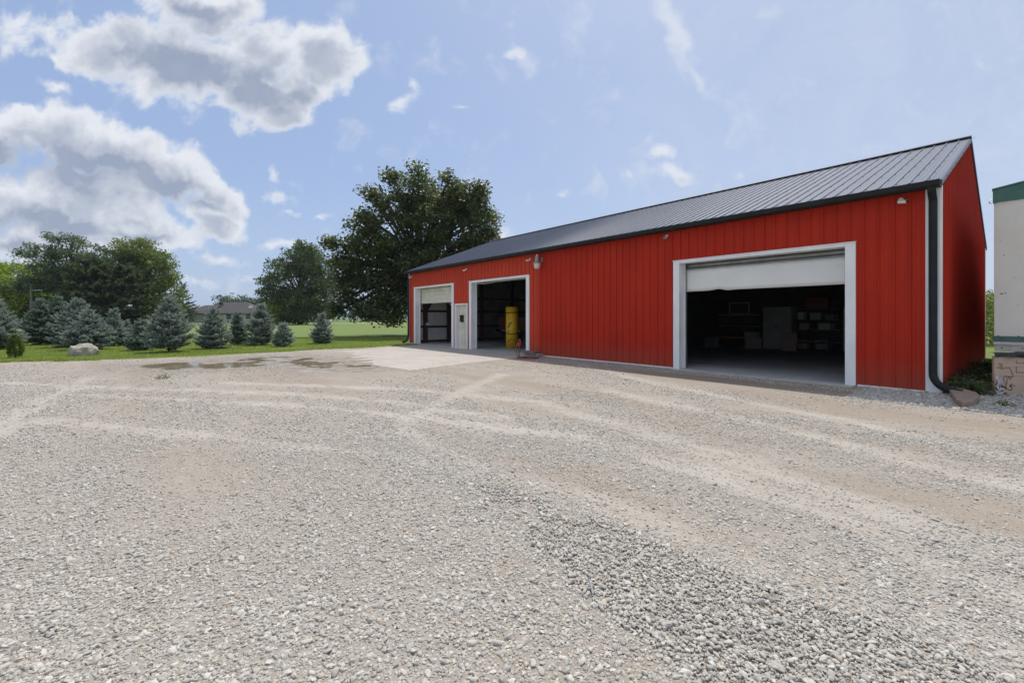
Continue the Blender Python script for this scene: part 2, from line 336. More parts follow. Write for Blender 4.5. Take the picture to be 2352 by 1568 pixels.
# ------------------------------------------------------------------ ground
GX = np.array([-60, -40, -24, -17.13, -14.71, -12.27, -10.9, -9.2, -7.19, -5.9]); GY = np.array([9.5, 11.6, 13.7, 14.74, 15.49, 16.87, 18.6, 20.8, 22.4, 24.3])
def inside_lot(x, y):
    lx, ly = wl(x, y)
    jit = (fbm(x*1.1, y*1.1, 4)-.5)*1.3 + (fbm(x*4.5+7, y*4.5, 3)-.5)*.7
    left = y < np.interp(x, GX, GY) + jit
    right = (lx > 1.0) & (ly < .1) & ((x < 13.5 + jit) | (y < 6 + jit))
    gap = (lx > 21.5) & (ly < 6 + jit) & (x < 13.5 + jit)
    a = np.where(x < -5.9, left, right | gap)
    return a & ~((lx > -.2) & (lx < 21.9) & (ly > .12))
def line_dist(x, y, pts):
    d = np.full(x.shape, 1e9)
    for (x0, y0), (x1, y1) in zip(pts[:-1], pts[1:]):
        vx, vy = x1-x0, y1-y0; t = np.clip(((x-x0)*vx+(y-y0)*vy)/(vx*vx+vy*vy), 0, 1)
        d = np.minimum(d, np.hypot(x-x0-t*vx, y-y0-t*vy))
    return d
TR = [[(-8,1000),(40,960),(105,920),(160,890),(205,868)], [(60,965),(300,985),(600,1015),(900,1050),(1100,1080),(1300,1130),(1500,1200),(1800,1330),(2300,1500)],
      [(160,907),(500,922),(800,942),(950,962),(1300,1000),(1700,1090)], [(930,965),(935,990),(1010,1045),(1100,1085)], [(0,880),(300,893),(650,905),(900,925),(1150,960)],
      [(1150,860),(1010,925),(930,970)], [(1300,830),(1500,880),(2000,980),(2352,1060)], [(1400,900),(1800,985),(2352,1130)], [(1250,930),(1700,1060),(2352,1290)], [(1500,1060),(1900,1180),(2352,1380)],
      [(520,880),(900,893),(1250,925)]]
TR = [[gp(*p) for p in t] for t in TR]
ROW = [gp(*p) for p in [(860,1035),(1000,1075),(1150,1145),(1300,1225),(1500,1320),(1750,1420),(2050,1520)]]
PUD = [[gp(*p) for p in [(395,840),(470,841),(560,837)]], [gp(*p) for p in [(600,824),(655,826),(720,831)]], [gp(*p) for p in [(735,835),(800,842)]]]
def lot_fields(x, y):
    lx, ly = wl(x, y)
    st = fbm(lx*.28+3, ly*1.3+9, 5)                       # streaks running along the barn, as tyres leave them
    bl = fbm(x*.45+40, y*.45+11, 4); fine = fbm(x*2.2, y*2.2, 4)
    g = .39 - .16*sstep(-9, -5.5, ly)*sstep(10, 14, lx) + (st-.5)*1.9 + (bl-.5)*1.3 + (fine-.5)*.6
    leftz = sstep(1.5, -1.5, x)*sstep(11, 8, y); g = g*(1-.45*leftz)+.45*leftz*.52
    d = np.full(x.shape, 1e9); wob = (fbm(x*1.5+5, y*1.5, 3)-.5)*.35
    tr = np.zeros(x.shape)
    for t in TR:
        dd = np.abs(line_dist(x, y, t)+wob); tr = np.maximum(tr, (1-sstep(.02, .30, dd))*(.6+.8*fbm(x*1.3+2, y*1.3, 3)))
    row = 1-sstep(.1, .7, np.abs(line_dist(x, y, ROW)+wob*1.2))
    g = g*(1-.65*np.clip(tr,0,1)) + row*.45
    near_left = sstep(4.8, 2.5, y)*sstep(.8, -1.5, x)*.20; g = g+near_left+sstep(3.6, 2, y)*.16
    strip = ((ly > -1.0+wob) & (lx > 11)).astype(float); corner = ((lx > 20.8) & (ly > -1.9+wob)).astype(float)
    g = np.maximum(g, strip*.85); g = np.maximum(g, corner*.80)
    pudl = np.full(x.shape, 1e9)
    for p in PUD: pudl = np.minimum(pudl, line_dist(x, y, p))
    pud = 1-sstep(.6, 1.35, pudl+wob*2.2)
    brown = sstep(.45, .7, fbm(lx*.25+70, ly*1.6+8, 5))*.7 + (1-sstep(1.0, 3.2, -ly))*sstep(9, 12, lx)*(.25+.7*fbm(lx*.9, ly*4, 4)) + corner*.5*fbm(x*5, y*5, 3)  # dirt streaks; strip along the barn and corner tinted darker to deepen its shadow
    wet = sstep(3.0, 1.0, pudl); brown = brown*(1-.7*leftz)
    return np.clip(g, 0, 1.3), np.clip(tr, 0, 1), np.clip(brown, 0, 1), pud, wet, lx, ly

def groundmat(name, cols, bump=.5, scales=(.15, 2.5, 25)):
    """grass-like surface: three octaves of colour"""
    m, nt, b = newmat(name); N = nt.nodes; L = nt.links.new
    tc = N.new('ShaderNodeTexCoord'); prev = None
    for i, (sc, c) in enumerate(zip(scales, cols[1:])):
        n = N.new('ShaderNodeTexNoise'); n.inputs['Scale'].default_value = sc; n.inputs['Detail'].default_value = 7; n.inputs['Roughness'].default_value = .7; L(tc.outputs['Object'], n.inputs['Vector'])
        r = N.new('ShaderNodeMapRange'); r.inputs[1].default_value = .42; r.inputs[2].default_value = .66; L(n.outputs['Fac'], r.inputs[0])
        x = N.new('ShaderNodeMix'); x.data_type = 'RGBA'; L(r.outputs[0], x.inputs['Factor'])
        if prev is None: x.inputs[6].default_value = (*cols[0], 1)
        else: L(prev, x.inputs[6])
        x.inputs[7].default_value = (*c, 1); prev = x.outputs[2]
    L(prev, b.inputs['Base Color']); b.inputs['Roughness'].default_value = .9; b.inputs['Specular IOR Level'].default_value = .2
    bp = N.new('ShaderNodeBump'); bp.inputs['Strength'].default_value = bump; bp.inputs['Distance'].default_value = .05; L(n.outputs['Fac'], bp.inputs['Height']); L(bp.outputs[0], b.inputs['Normal'])
    return m
M['lawn'] = groundmat('mown_lawn', [(.135,.19,.045), (.165,.225,.058), (.10,.15,.035), (.18,.225,.075)])
M['crop'] = groundmat('soy_crop', [(.085,.16,.045), (.10,.18,.05), (.06,.13,.04), (.11,.18,.06)], scales=(.02, .3, 3))
M['weeds'] = groundmat('dry_weeds', [(.33,.27,.13), (.22,.22,.09), (.38,.31,.16), (.16,.18,.07)], scales=(.05, .5, 4))
def flat(name, poly, z, mat, sub=0):
    mb = MB(); mb.add([(x, y, z) for x, y in poly], [tuple(range(len(poly)))]); return tag(mb.build(name, mat), kind='structure')
flat('lawn', [(-1500,-60),(1500,-60),(1500,3000),(-1500,3000)], 0, M['lawn'])
flat('crop_field', [(-260,150),(900,150),(900,1400),(-700,1400)], .02, M['crop'])
flat('weed_strip', [(-62,112),(200,100),(200,149),(-40,149)], .01, M['weeds'])
flat('road', [(-140,58),(-64,54),(-61,49),(-140,49)], .012, M['road'])
flat('far_road', [(-190,100),(-98,96),(-98,92),(-190,94)], .012, M['road'])

def lotmat():
    m, nt, b = newmat('gravel_and_dust'); N = nt.nodes; L = nt.links.new
    tc = N.new('ShaderNodeTexCoord')
    def attr(n): a = N.new('ShaderNodeAttribute'); a.attribute_name = n; return a.outputs['Fac']
    def noise(s, d=6, r=.65):
        n = N.new('ShaderNodeTexNoise'); n.inputs['Scale'].default_value = s; n.inputs['Detail'].default_value = d; n.inputs['Roughness'].default_value = r; L(tc.outputs['Object'], n.inputs['Vector']); return n.outputs['Fac']
    def rng_(x, a, c, o0=0, o1=1):
        r = N.new('ShaderNodeMapRange'); r.inputs[1].default_value = a; r.inputs[2].default_value = c; r.inputs[3].default_value = o0; r.inputs[4].default_value = o1; L(x, r.inputs[0]); return r.outputs[0]
    def mix(f, a, c):
        x = N.new('ShaderNodeMix'); x.data_type = 'RGBA'
        L(f, x.inputs['Factor']) if not isinstance(f, float) else None
        for i, v in ((6, a), (7, c)):
            if isinstance(v, tuple): x.inputs[i].default_value = (*v, 1)
            else: L(v, x.inputs[i])
        return x.outputs[2]
    def mul(a, c, op='MULTIPLY'):
        n = N.new('ShaderNodeMath'); n.operation = op; L(a, n.inputs[0]); (L(c, n.inputs[1]) if not isinstance(c, float) else setattr(n.inputs[1], 'default_value', c)); return n.outputs[0]
    G, T, Bn, Wt = attr('gravel'), attr('track'), attr('brown'), attr('wet')
    dust = mix(rng_(noise(1.4), .35, .68), (.385,.347,.298), (.305,.272,.230))
    dust = mix(rng_(noise(60, 4), .4, .75), dust, (.26,.222,.185))
    dust = mix(mul(Bn, 1.1), dust, (.275,.22,.165))
    dust = mix(mul(T, .7), dust, (.455,.42,.37))
    mpr = N.new('ShaderNodeMapping'); mpr.inputs['Rotation'].default_value = (0, 0, -RB); mpr2 = N.new('ShaderNodeMapping'); mpr2.inputs['Scale'].default_value = (.8, 5, 1); L(tc.outputs['Object'], mpr.inputs[0]); L(mpr.outputs[0], mpr2.inputs[0])
    ns = N.new('ShaderNodeTexNoise'); ns.inputs['Scale'].default_value = 1.1; ns.inputs['Detail'].default_value = 9; ns.inputs['Roughness'].default_value = .72; L(mpr2.outputs[0], ns.inputs['Vector'])
    dust = mix(mul(rng_(ns.outputs['Fac'], .48, .68), .75), dust, (.27,.222,.175))
    dust = mix(mul(rng_(noise(9, 8, .75), .5, .7), .5), dust, (.285,.24,.19))
    # small stones too fine to be modelled one by one
    def vor(s, rnd=1.0):
        v = N.new('ShaderNodeTexVoronoi'); v.inputs['Scale'].default_value = s; v.inputs['Randomness'].default_value = rnd
        L(tc.outputs['Object'], v.inputs['Vector']); return v
    v1 = vor(42); v2 = vor(85)
    sep = N.new('ShaderNodeSeparateColor'); L(v1.outputs['Color'], sep.inputs[0])
    sep2 = N.new('ShaderNodeSeparateColor'); L(v2.outputs['Color'], sep2.inputs[0])
    stone = mix(sep.outputs[0], (.33,.305,.275), (.57,.535,.48)); stone2 = mix(sep2.outputs[0], (.29,.26,.225), (.55,.51,.45))
    pres = mul(sep.outputs[1], mul(G, .85), 'LESS_THAN'); in1 = mul(v1.outputs['Distance'], .42, 'LESS_THAN'); k1 = mul(pres, in1)
    pres2 = mul(sep2.outputs[1], mul(mul(G, .7), .12, 'ADD'), 'LESS_THAN'); in2 = mul(v2.outputs['Distance'], .42, 'LESS_THAN'); k2 = mul(pres2, in2)
    c = mix(k2, dust, stone2); c = mix(k1, c, stone)
    wn = mul(rng_(noise(2.5), .35, .6), Wt); c = mix(mul(wn, .6), c, (.17,.13,.095))
    L(c, b.inputs['Base Color'])
    rr = rng_(wn, 0, 1, .92, .32); L(rr, b.inputs['Roughness']); b.inputs['Specular IOR Level'].default_value = .35
    h1 = mul(k1, rng_(v1.outputs['Distance'], .45, 0)); h2 = mul(k2, rng_(v2.outputs['Distance'], .45, 0))
    hh = mul(mul(h1, h2, 'ADD') if False else h1, mul(h2, .5), 'ADD'); hh = mul(hh, mul(noise(35, 5), .5), 'ADD')
    bp = N.new('ShaderNodeBump'); bp.inputs['Strength'].default_value = .8; bp.inputs['Distance'].default_value = .012; L(hh, bp.inputs['Height']); L(bp.outputs[0], b.inputs['Normal'])
    return m
M['lot'] = lotmat()
def lot_z(x, y, f=None):
    g, tr, br, pud, wet, lx, ly = f or lot_fields(x, y)
    z = .012 + .010*(fbm(x*1.2, y*1.2, 3)-.3)*sstep(14, 6, y) + .022*np.clip(1-sstep(.1, .6, line_dist(x, y, ROW)), 0, 1)*fbm(x*2, y*2, 3)
    z = z + .012*(np.clip(g, 0, 1)-.4)*sstep(12, 6, y)
    z = z + .007*(fbm(x*3, y*3, 4)-.5)*sstep(6, 12, y)
    z = z*(1-pud) + pud*(.0015+.0105*fbm(x*1.6+9, y*1.6, 4))
    pad = (lx > .6) & (lx < 11.9) & (ly > -6.6); z = np.where(pad, np.minimum(z, .012), z)
    return z
def build_lot():
    xs = np.arange(-46, 34, .12); ys = [-2.5]
    while ys[-1] < 27: ys.append(ys[-1] + (.07 if ys[-1] < 8 else .12))
    ys = np.array(ys); X, Y = np.meshgrid(xs, ys); x, y = X.ravel(), Y.ravel()
    f = lot_fields(x, y); z = lot_z(x, y, f)
    nx, ny = len(xs), len(ys); i = np.arange((nx-1)*(ny-1)); r, c = i//(nx-1), i % (nx-1); a = r*nx+c
    ok = inside_lot(x, y); okf = ok[a] & ok[a+1] & ok[a+nx] & ok[a+nx+1]
    Fc = np.stack([a, a+1, a+nx+1, a+nx], 1)[okf]
    used = np.unique(Fc); mp = np.full(len(x), -1); mp[used] = np.arange(len(used))
    o = npmesh('gravel_lot', np.stack([x, y, z], 1)[used], mp[Fc], M['lot'], smooth=True)
    for n, arr in (('gravel', f[0]), ('track', f[1]), ('brown', f[2]), ('wet', f[4])):
        at_ = o.data.attributes.new(n, 'FLOAT', 'POINT'); at_.data.foreach_set('value', arr[used].astype(np.float32))
    tag(o, kind='structure')
build_lot()

def points_instancer(name, pts, rot, scl, variants, label=None):
    me = bpy.data.meshes.new(name); me.vertices.add(len(pts)); me.vertices.foreach_set('co', pts.astype(np.float32).ravel())
    for n, arr in (('rot', rot), ('scl', scl)):
        a = me.attributes.new(n, 'FLOAT_VECTOR', 'POINT'); a.data.foreach_set('vector', arr.astype(np.float32).ravel())
    o = bpy.data.objects.new(name, me); COL.objects.link(o)
    ng = bpy.data.node_groups.new(name, 'GeometryNodeTree'); ng.interface.new_socket('Geometry', in_out='INPUT', socket_type='NodeSocketGeometry'); ng.interface.new_socket('Geometry', in_out='OUTPUT', socket_type='NodeSocketGeometry')
    N = ng.nodes; L = ng.links.new; gi = N.new('NodeGroupInput'); go = N.new('NodeGroupOutput')
    ip = N.new('GeometryNodeInstanceOnPoints'); L(gi.outputs[0], ip.inputs['Points']); L(variants(ng), ip.inputs['Instance']); ip.inputs['Pick Instance'].default_value = True
    for n, s in (('rot', 'Rotation'), ('scl', 'Scale')):
        a = N.new('GeometryNodeInputNamedAttribute'); a.data_type = 'FLOAT_VECTOR'; a.inputs['Name'].default_value = n
        if s == 'Rotation':
            e = N.new('FunctionNodeEulerToRotation'); L(a.outputs[0], e.inputs[0]); L(e.outputs[0], ip.inputs[s])
        else: L(a.outputs[0], ip.inputs[s])
    L(ip.outputs[0], go.inputs[0])
    md = o.modifiers.new('scatter', 'NODES'); md.node_group = ng
    return o
def stonemat():
    m, nt, b = newmat('limestone_gravel'); N = nt.nodes; L = nt.links.new
    oi = N.new('ShaderNodeObjectInfo'); cr = N.new('ShaderNodeValToRGB'); L(oi.outputs['Random'], cr.inputs[0])
    e = cr.color_ramp.elements; e[0].position = 0; e[0].color = (.30,.28,.25,1); e[1].position = 1; e[1].color = (.60,.57,.51,1)
    for p, c in ((.1, (.385,.365,.325,1)), (.45, (.455,.43,.385,1)), (.7, (.51,.485,.43,1)), (.8, (.46,.395,.32,1)), (.86, (.57,.53,.475,1))):
        k = e.new(p); k.color = c
    tc = N.new('ShaderNodeTexCoord'); n = N.new('ShaderNodeTexNoise'); n.inputs['Scale'].default_value = 3; n.inputs['Detail'].default_value = 5; L(tc.outputs['Object'], n.inputs['Vector'])
    x = N.new('ShaderNodeMix'); x.data_type = 'RGBA'; x.blend_type = 'MULTIPLY'; x.inputs['Factor'].default_value = 1; L(cr.outputs[0], x.inputs[6])
    r = N.new('ShaderNodeMapRange'); r.inputs[1].default_value = .3; r.inputs[2].default_value = .7; r.inputs[3].default_value = .8; r.inputs[4].default_value = 1.12; L(n.outputs['Fac'], r.inputs[0]); L(r.outputs[0], x.inputs[7])
    L(x.outputs[2], b.inputs['Base Color']); b.inputs['Roughness'].default_value = .85; b.inputs['Specular IOR Level'].default_value = .3
    return m
M['stone'] = stonemat()
def stone_variants(ng, nvar=7, sub=2):
    N = ng.nodes; L = ng.links.new; j = N.new('GeometryNodeJoinGeometry')
    for k in range(nvar):
        ic = N.new('GeometryNodeMeshIcoSphere'); ic.inputs['Radius'].default_value = 1; ic.inputs['Subdivisions'].default_value = sub
        pos = N.new('GeometryNodeInputPosition'); ad = N.new('ShaderNodeVectorMath'); ad.operation = 'ADD'; L(pos.outputs[0], ad.inputs[0]); ad.inputs[1].default_value = (k*7.3, k*3.1, k)
        nz = N.new('ShaderNodeTexNoise'); nz.inputs['Scale'].default_value = .75; nz.inputs['Detail'].default_value = 1.5; L(ad.outputs[0], nz.inputs['Vector'])
        sb = N.new('ShaderNodeVectorMath'); sb.operation = 'SUBTRACT'; L(nz.outputs['Color'], sb.inputs[0]); sb.inputs[1].default_value = (.5,.5,.5)
        sc = N.new('ShaderNodeVectorMath'); sc.operation = 'SCALE'; L(sb.outputs[0], sc.inputs[0]); sc.inputs['Scale'].default_value = 1.9
        sp = N.new('GeometryNodeSetPosition'); L(ic.outputs[0], sp.inputs[0]); L(sc.outputs[0], sp.inputs['Offset'])
        sm = N.new('GeometryNodeSetShadeSmooth'); L(sp.outputs[0], sm.inputs[0]); sm.inputs['Shade Smooth'].default_value = (k % 2 == 0)
        mt = N.new('GeometryNodeSetMaterial'); L(sm.outputs[0], mt.inputs[0]); mt.inputs['Material'].default_value = M['stone']
        gi = N.new('GeometryNodeGeometryToInstance'); L(mt.outputs[0], gi.inputs[0]); L(gi.outputs[0], j.inputs[0])
    return j.outputs[0]
def build_gravel():
    PX, PR = [], []
    # (y0, y1, points per m2 tried, radius mean, radius sigma)
    for y0, y1, dens, rm, rs, thr in ((1.2, 3.0, 2300, .0086, .30, 0), (1.2, 3.0, 4500, .0048, .3, -.35), (3.0, 5.5, 1900, .0087, .28, 0), (3.0, 5.5, 2200, .0056, .3, -.35),
                                 (5.5, 9, 1000, .0105, .28, 0), (5.5, 9, 500, .007, .3, -.3), (9, 14, 400, .012, .28, 0), (14, 22, 120, .015, .3, 0)):
        area = 1.32*(y1*y1-y0*y0); n = int(dens*area)
        y = np.sqrt(rng.uniform(y0*y0, y1*y1, n)); x = rng.uniform(-1.3, 1.3, n)*y
        f = lot_fields(x, y); g, lx, ly = f[0], f[5], f[6]
        cl = fbm(x*9, y*9, 2)
        keep = (rng.random(n) < np.clip((g-thr-.12)*.95*(.45+cl*1.1), 0, 1)) & (f[3] < .4) & inside_lot(x, y)
        onpad = (lx > .6) & (lx < 11.6) & (ly > -6.4)
        keep &= ~onpad | (rng.random(n) < .015)
        keep &= ~((ly > -.05) & (lx < 22.1))
        keep &= ~((lx > 16.2) & (lx < 20.7) & (ly > -.45))
        x, y, g, lx, ly, op = x[keep], y[keep], g[keep], lx[keep], ly[keep], onpad[keep]
        r = rm*np.exp(rng.normal(0, rs, len(x))); r = np.where((lx > 20.8) & (ly > -1.9), r*1.7, r); r = np.clip(r, .003, np.where((lx > 20.8) & (ly > -1.9), .04, .019))
        z = np.where(op, .018, lot_z(x, y)) + r*.16
        z = z + np.where(g > .95, rng.random(len(x))*.010, 0)
        PX.append(np.stack([x, y, z], 1)); PR.append(r)
    P = np.concatenate(PX); r = np.concatenate(PR); n = len(P)
    rot = np.stack([rng.normal(0, .35, n), rng.normal(0, .35, n), rng.uniform(0, 6.28, n)], 1)
    scl = np.stack([r*rng.uniform(.9, 1.5, n), r*rng.uniform(.75, 1.1, n), r*rng.uniform(.5, .85, n)], 1)
    o = points_instancer('gravel', P, rot, scl, stone_variants)
    tag(o, 'loose grey limestone gravel lying over the dusty lot', 'gravel', kind='stuff')
    print('gravel stones', n)
build_gravel()

# concrete pad in front of the two left doors
def build_pad():
    pts = [(1.15,-.02),(10.62,-.02),(10.72,-1.2),(11.05,-3.4),(11.7,-6.15),(9.6,-6.35)]
    for i in range(18):
        t = i/17; pts.append((9.3-t*5.6, -6.25+t*1.2+(.35*math.sin(i*2.1)+.2*math.sin(i*4.7)) ))
    for i in range(10):
        t = i/9; pts.append((3.0-t*1.8, -4.9+t*4.6+.18*math.sin(i*3.1)))
    mb = MB(); n = len(pts)
    mb.add([(x, y, .002) for x, y in pts] + [(x, y, .018) for x, y in pts], [tuple(range(n, 2*n))] + [(i, (i+1) % n, n+(i+1) % n, n+i) for i in range(n)])
    m, nt, b = newmat('dusty_concrete_pad'); N = nt.nodes; L = nt.links.new
    tc = N.new('ShaderNodeTexCoord')
    def nz(s, st=(1,1,1)):
        mp = N.new('ShaderNodeMapping'); mp.inputs['Scale'].default_value = st; L(tc.outputs['Object'], mp.inputs[0])
        k = N.new('ShaderNodeTexNoise'); k.inputs['Scale'].default_value = s; k.inputs['Detail'].default_value = 8; k.inputs['Roughness'].default_value = .7; L(mp.outputs[0], k.inputs['Vector']); return k.outputs['Fac']
    prev = None
    for s, c, lo, hi, st in ((.7, (.385,.35,.305), .4, .62, (1,1,1)), (3, (.33,.28,.225), .52, .72, (.4,2,1)), (26, (.25,.22,.18), .62, .72, (1,1,1))):
        r = N.new('ShaderNodeMapRange'); r.inputs[1].default_value = lo; r.inputs[2].default_value = hi; L(nz(s, st), r.inputs[0])
        x = N.new('ShaderNodeMix'); x.data_type = 'RGBA'; L(r.outputs[0], x.inputs['Factor'])
        if prev: L(prev, x.inputs[6])
        else: x.inputs[6].default_value = (.445,.41,.362,1)
        x.inputs[7].default_value = (*c, 1); prev = x.outputs[2]
    L(prev, b.inputs['Base Color']); b.inputs['Roughness'].default_value = .85
    o = mb.build('concrete_pad', m); o.location = (BO.x, BO.y, 0); o.rotation_euler = (0, 0, RB); tag(o, kind='structure')
build_pad()
for pts, w, pz in zip(PUD, (1.75, 1.7, 1.5), (.0078, .0070, .0062)):
    mb = MB(); a, c = Vector(pts[0]), Vector(pts[-1]); mid = (a+c)/2; d = (c-a); ln = d.length/2+w; d.normalize(); nrm = Vector((-d.y, d.x))
    ring = []
    for k in range(60):
        t = 2*math.pi*k/60; rr = 1+.12*math.sin(3*t+ln)+.07*math.sin(7*t)
        p = mid + d*math.cos(t)*ln*rr + nrm*math.sin(t)*w*rr; ring.append((p.x, p.y, pz))
    mb.add(ring, [tuple(range(60))]); tag(mb.build('puddle', M['water']), kind='structure')

# grass blades on the near lawn
def build_grass():
    n = 230000
    y = rng.uniform(12.5, 34, n); x = -rng.uniform(.1, 1.28, n)*y
    y2 = rng.uniform(12.5, 21, 90000); x2 = -rng.uniform(.3, 1.28, 90000)*y2
    x = np.concatenate([x, x2]); y = np.concatenate([y, y2])
    lx, ly = wl(x, y)
    ok = ~inside_lot(x, y) & ~((lx > -.45) & (ly > -.1)) & (lx < 1.6)
    x, y = x[ok], y[ok]; n = len(x)
    edge = np.clip(1-(y-np.interp(x, GX, GY))/.8, 0, 1)
    h = rng.uniform(.025, .07, n)*(1+edge*.8); w = rng.uniform(.007, .014, n); a = rng.uniform(0, 6.28, n)
    ca, sa = np.cos(a)*w, np.sin(a)*w; lxx, lyy = rng.normal(0, .03, n), rng.normal(0, .03, n)
    V = np.stack([np.stack([x-ca, y-sa, np.zeros(n)], 1), np.stack([x+ca, y+sa, np.zeros(n)], 1), np.stack([x+lxx, y+lyy, h], 1)], 1).reshape(-1, 3)
    o = npmesh('grass', V, np.arange(3*n).reshape(-1, 3), leafmat('grass_blades', (.16,.23,.05), (.28,.34,.11), .45, .5, .4))
    tag(o, 'short mown green grass along the gravel edge', 'grass', kind='stuff')
build_grass()
def dry_edge():
    n = 60000; y = rng.uniform(11, 26, n); x = -rng.uniform(.2, 1.28, n)*y
    ok = ~inside_lot(x, y) & (y-np.interp(x, GX, GY) < rng.exponential(.35, n)-.1+.8*fbm(x*2, y*2, 3)-.2); x, y = x[ok], y[ok]; lx, ly = wl(x, y); k = lx < 1.2; x, y = x[k], y[k]; n = len(x)
    h = rng.uniform(.03, .12, n); a = rng.uniform(0, 6.28, n); w = rng.uniform(.006, .013, n); ca, sa = np.cos(a)*w, np.sin(a)*w
    V = np.stack([np.stack([x-ca, y-sa, np.zeros(n)], 1), np.stack([x+ca, y+sa, np.zeros(n)], 1), np.stack([x+rng.normal(0, .05, n), y+rng.normal(0, .05, n), h], 1)], 1).reshape(-1, 3)
    o = npmesh('dry_grass', V, np.arange(3*n).reshape(-1, 3), leafmat('dry_blades', (.20,.21,.06), (.38,.33,.15), .35, .6, .6)); tag(o, 'ragged yellowing grass fringe where lawn meets gravel', 'grass', kind='stuff')
dry_edge()
def flowers():
    n = 520; y = rng.uniform(14, 24, n); x = -rng.uniform(.3, 1.2, n)*y
    ok = ~inside_lot(x, y) & (fbm(x*.5, y*.5, 3) > .5); x, y = x[ok], y[ok]; lx, ly = wl(x, y); k = lx < .6; x, y = x[k], y[k]; n = len(x); s = rng.uniform(.006, .013, n)
    V = np.stack([np.stack([x-s, y, np.full(n, .05)], 1), np.stack([x+s, y, np.full(n, .05)], 1), np.stack([x+s, y+s, .055+s*1.5], 1), np.stack([x-s, y+s, .055+s*1.5], 1)], 1).reshape(-1, 3)
    o = npmesh('clover', V, np.arange(4*n).reshape(-1, 4), pm('clover_white', (.7,.7,.62), None, rough=.8)); tag(o, 'tiny white clover flowers dotted through the lawn', 'clover', kind='stuff')
flowers()

# ------------------------------------------------------------------ the barn
X0, X1, DY, ZW, ZR = -.35, 21.89, 12.2, 4.08, 6.62
SL = (ZR-4.17)/(DY/2+.2)
def zroof(y): return 4.17 + SL*(min(y, DY-y)+.2)
barn = empty('barn', (BO.x, BO.y, 0), RB, 'long red ribbed steel pole barn with charcoal roof and three open doors', 'barn')
def ribprof(a, b, pitch=.25, phase=.21, rw=.045, rh=.028):
    pts = [(a, 0)]; k0 = math.ceil((a-phase)/pitch)-1
    for k in range(k0, k0+int((b-a)/pitch)+4):
        c = phase+k*pitch
        for dx, h in ((-rw/2, 0), (-rw/4, rh), (rw/4, rh), (rw/2, 0)):
            x = c+dx
            if a+.002 < x < b-.002: pts.append((x, h))
        for q in (.085, .165):                # the two small stiffening ribs between
            for dx, h in ((-.009, 0), (0, rh*.16), (.009, 0)):
                x = c+q+dx
                if a+.002 < x < b-.002: pts.append((x, h))
    pts.append((b, 0)); return pts
def wallpanel(mb, a, b, z0, z1, y=0, sgn=-1):
    P = ribprof(a, b); vs = []
    for x, h in P: vs += [(x, y+sgn*h, z0), (x, y+sgn*h, z1)]
    mb.add(vs, [(2*i, 2*i+2, 2*i+3, 2*i+1) for i in range(len(P)-1)])
DR = dict(d1=(.45, 4.23, 3.15), man=(4.60, 5.58, 2.13), d2=(5.96, 9.81, 3.15), d3=(16.45, 20.38, 3.08))
mb = MB(); ZB = .05
for a, b, z in ((X0,.45,ZB),(.45,4.23,3.15),(4.23,4.60,ZB),(4.60,5.58,2.13),(5.58,5.96,ZB),(5.96,9.81,3.15),(9.81,10.56,ZB)): wallpanel(mb, a, b, z, ZW)
fw = mb.build('front_wall', M['red_pale'], barn); tag(fw, 'lighter red front wall round the two left doors')
mb = MB()
for a, b, z in ((10.56,16.45,ZB),(16.45,20.38,3.08),(20.38,X1,ZB)): wallpanel(mb, a, b, z, ZW, y=-.004)
tag(mb.build('front_wall', M['red'], barn), 'deep red front wall round the big right door')
mb = MB(); mb.box((10.53,-.03,ZB),(10.59,-.003,ZW)); mb.build('seam_trim', M['red_pale'], barn)
def gable(x, sgn):
    mb = MB(); P = ribprof(0, DY)
    P = sorted(set(P+[(DY/2, 0)])); vs = []
    for y, h in P: vs += [(x+sgn*h, y, -.02), (x+sgn*h, y, zroof(y)-.06)]
    mb.add(vs, [(2*i, 2*i+2, 2*i+3, 2*i+1) for i in range(len(P)-1)])
    return mb.build('gable_wall', M['red'], barn)
tag(gable(X1, 1), 'tall shaded red gable end facing the trailer'); gable(X0, -1)
mb = MB(); wallpanel(mb, X0, X1, -.02, ZW, y=DY, sgn=1); mb.build('back_wall', M['red'], barn)
# inner skins a little inside the steel, dark, with timber frame
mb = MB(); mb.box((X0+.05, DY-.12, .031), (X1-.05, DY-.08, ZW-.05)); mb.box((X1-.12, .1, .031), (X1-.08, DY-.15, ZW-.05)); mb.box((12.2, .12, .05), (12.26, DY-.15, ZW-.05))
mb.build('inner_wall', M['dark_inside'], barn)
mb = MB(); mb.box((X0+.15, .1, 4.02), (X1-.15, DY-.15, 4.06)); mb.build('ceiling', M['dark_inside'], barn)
# front wall inside frame (posts and girts behind the skin)
for a, b in ((X0+.02,.40),(4.27,4.55),(5.62,5.92),(9.85,12.1),(12.3,16.40),(20.43,X1-.15)):
    MB().box((a,.035,.05),(b,.10,4.0)).build('inner_panel', M['wood_dark'], barn)
# floor and sills
mb = MB(); mb.box((X0+.03, .02, -.03), (X1-.03, DY-.02, .03)); mb.build('floor_slab', M['concrete'], barn)
mb = MB(); mb.box((16.3,-.34,-.02), (20.55,.017,.024)); mb.build('door_sill', pm('worn_concrete_sill', (.58,.55,.49), (.45,.42,.37), 2.5, .8, .2, 20), barn)
for a, b in ((10.60,16.24),(20.60,21.68),(X0,.24)): MB().box((a,-.035,.015),(b,.02,.05)).build('base_trim', M['white_trim'], barn)

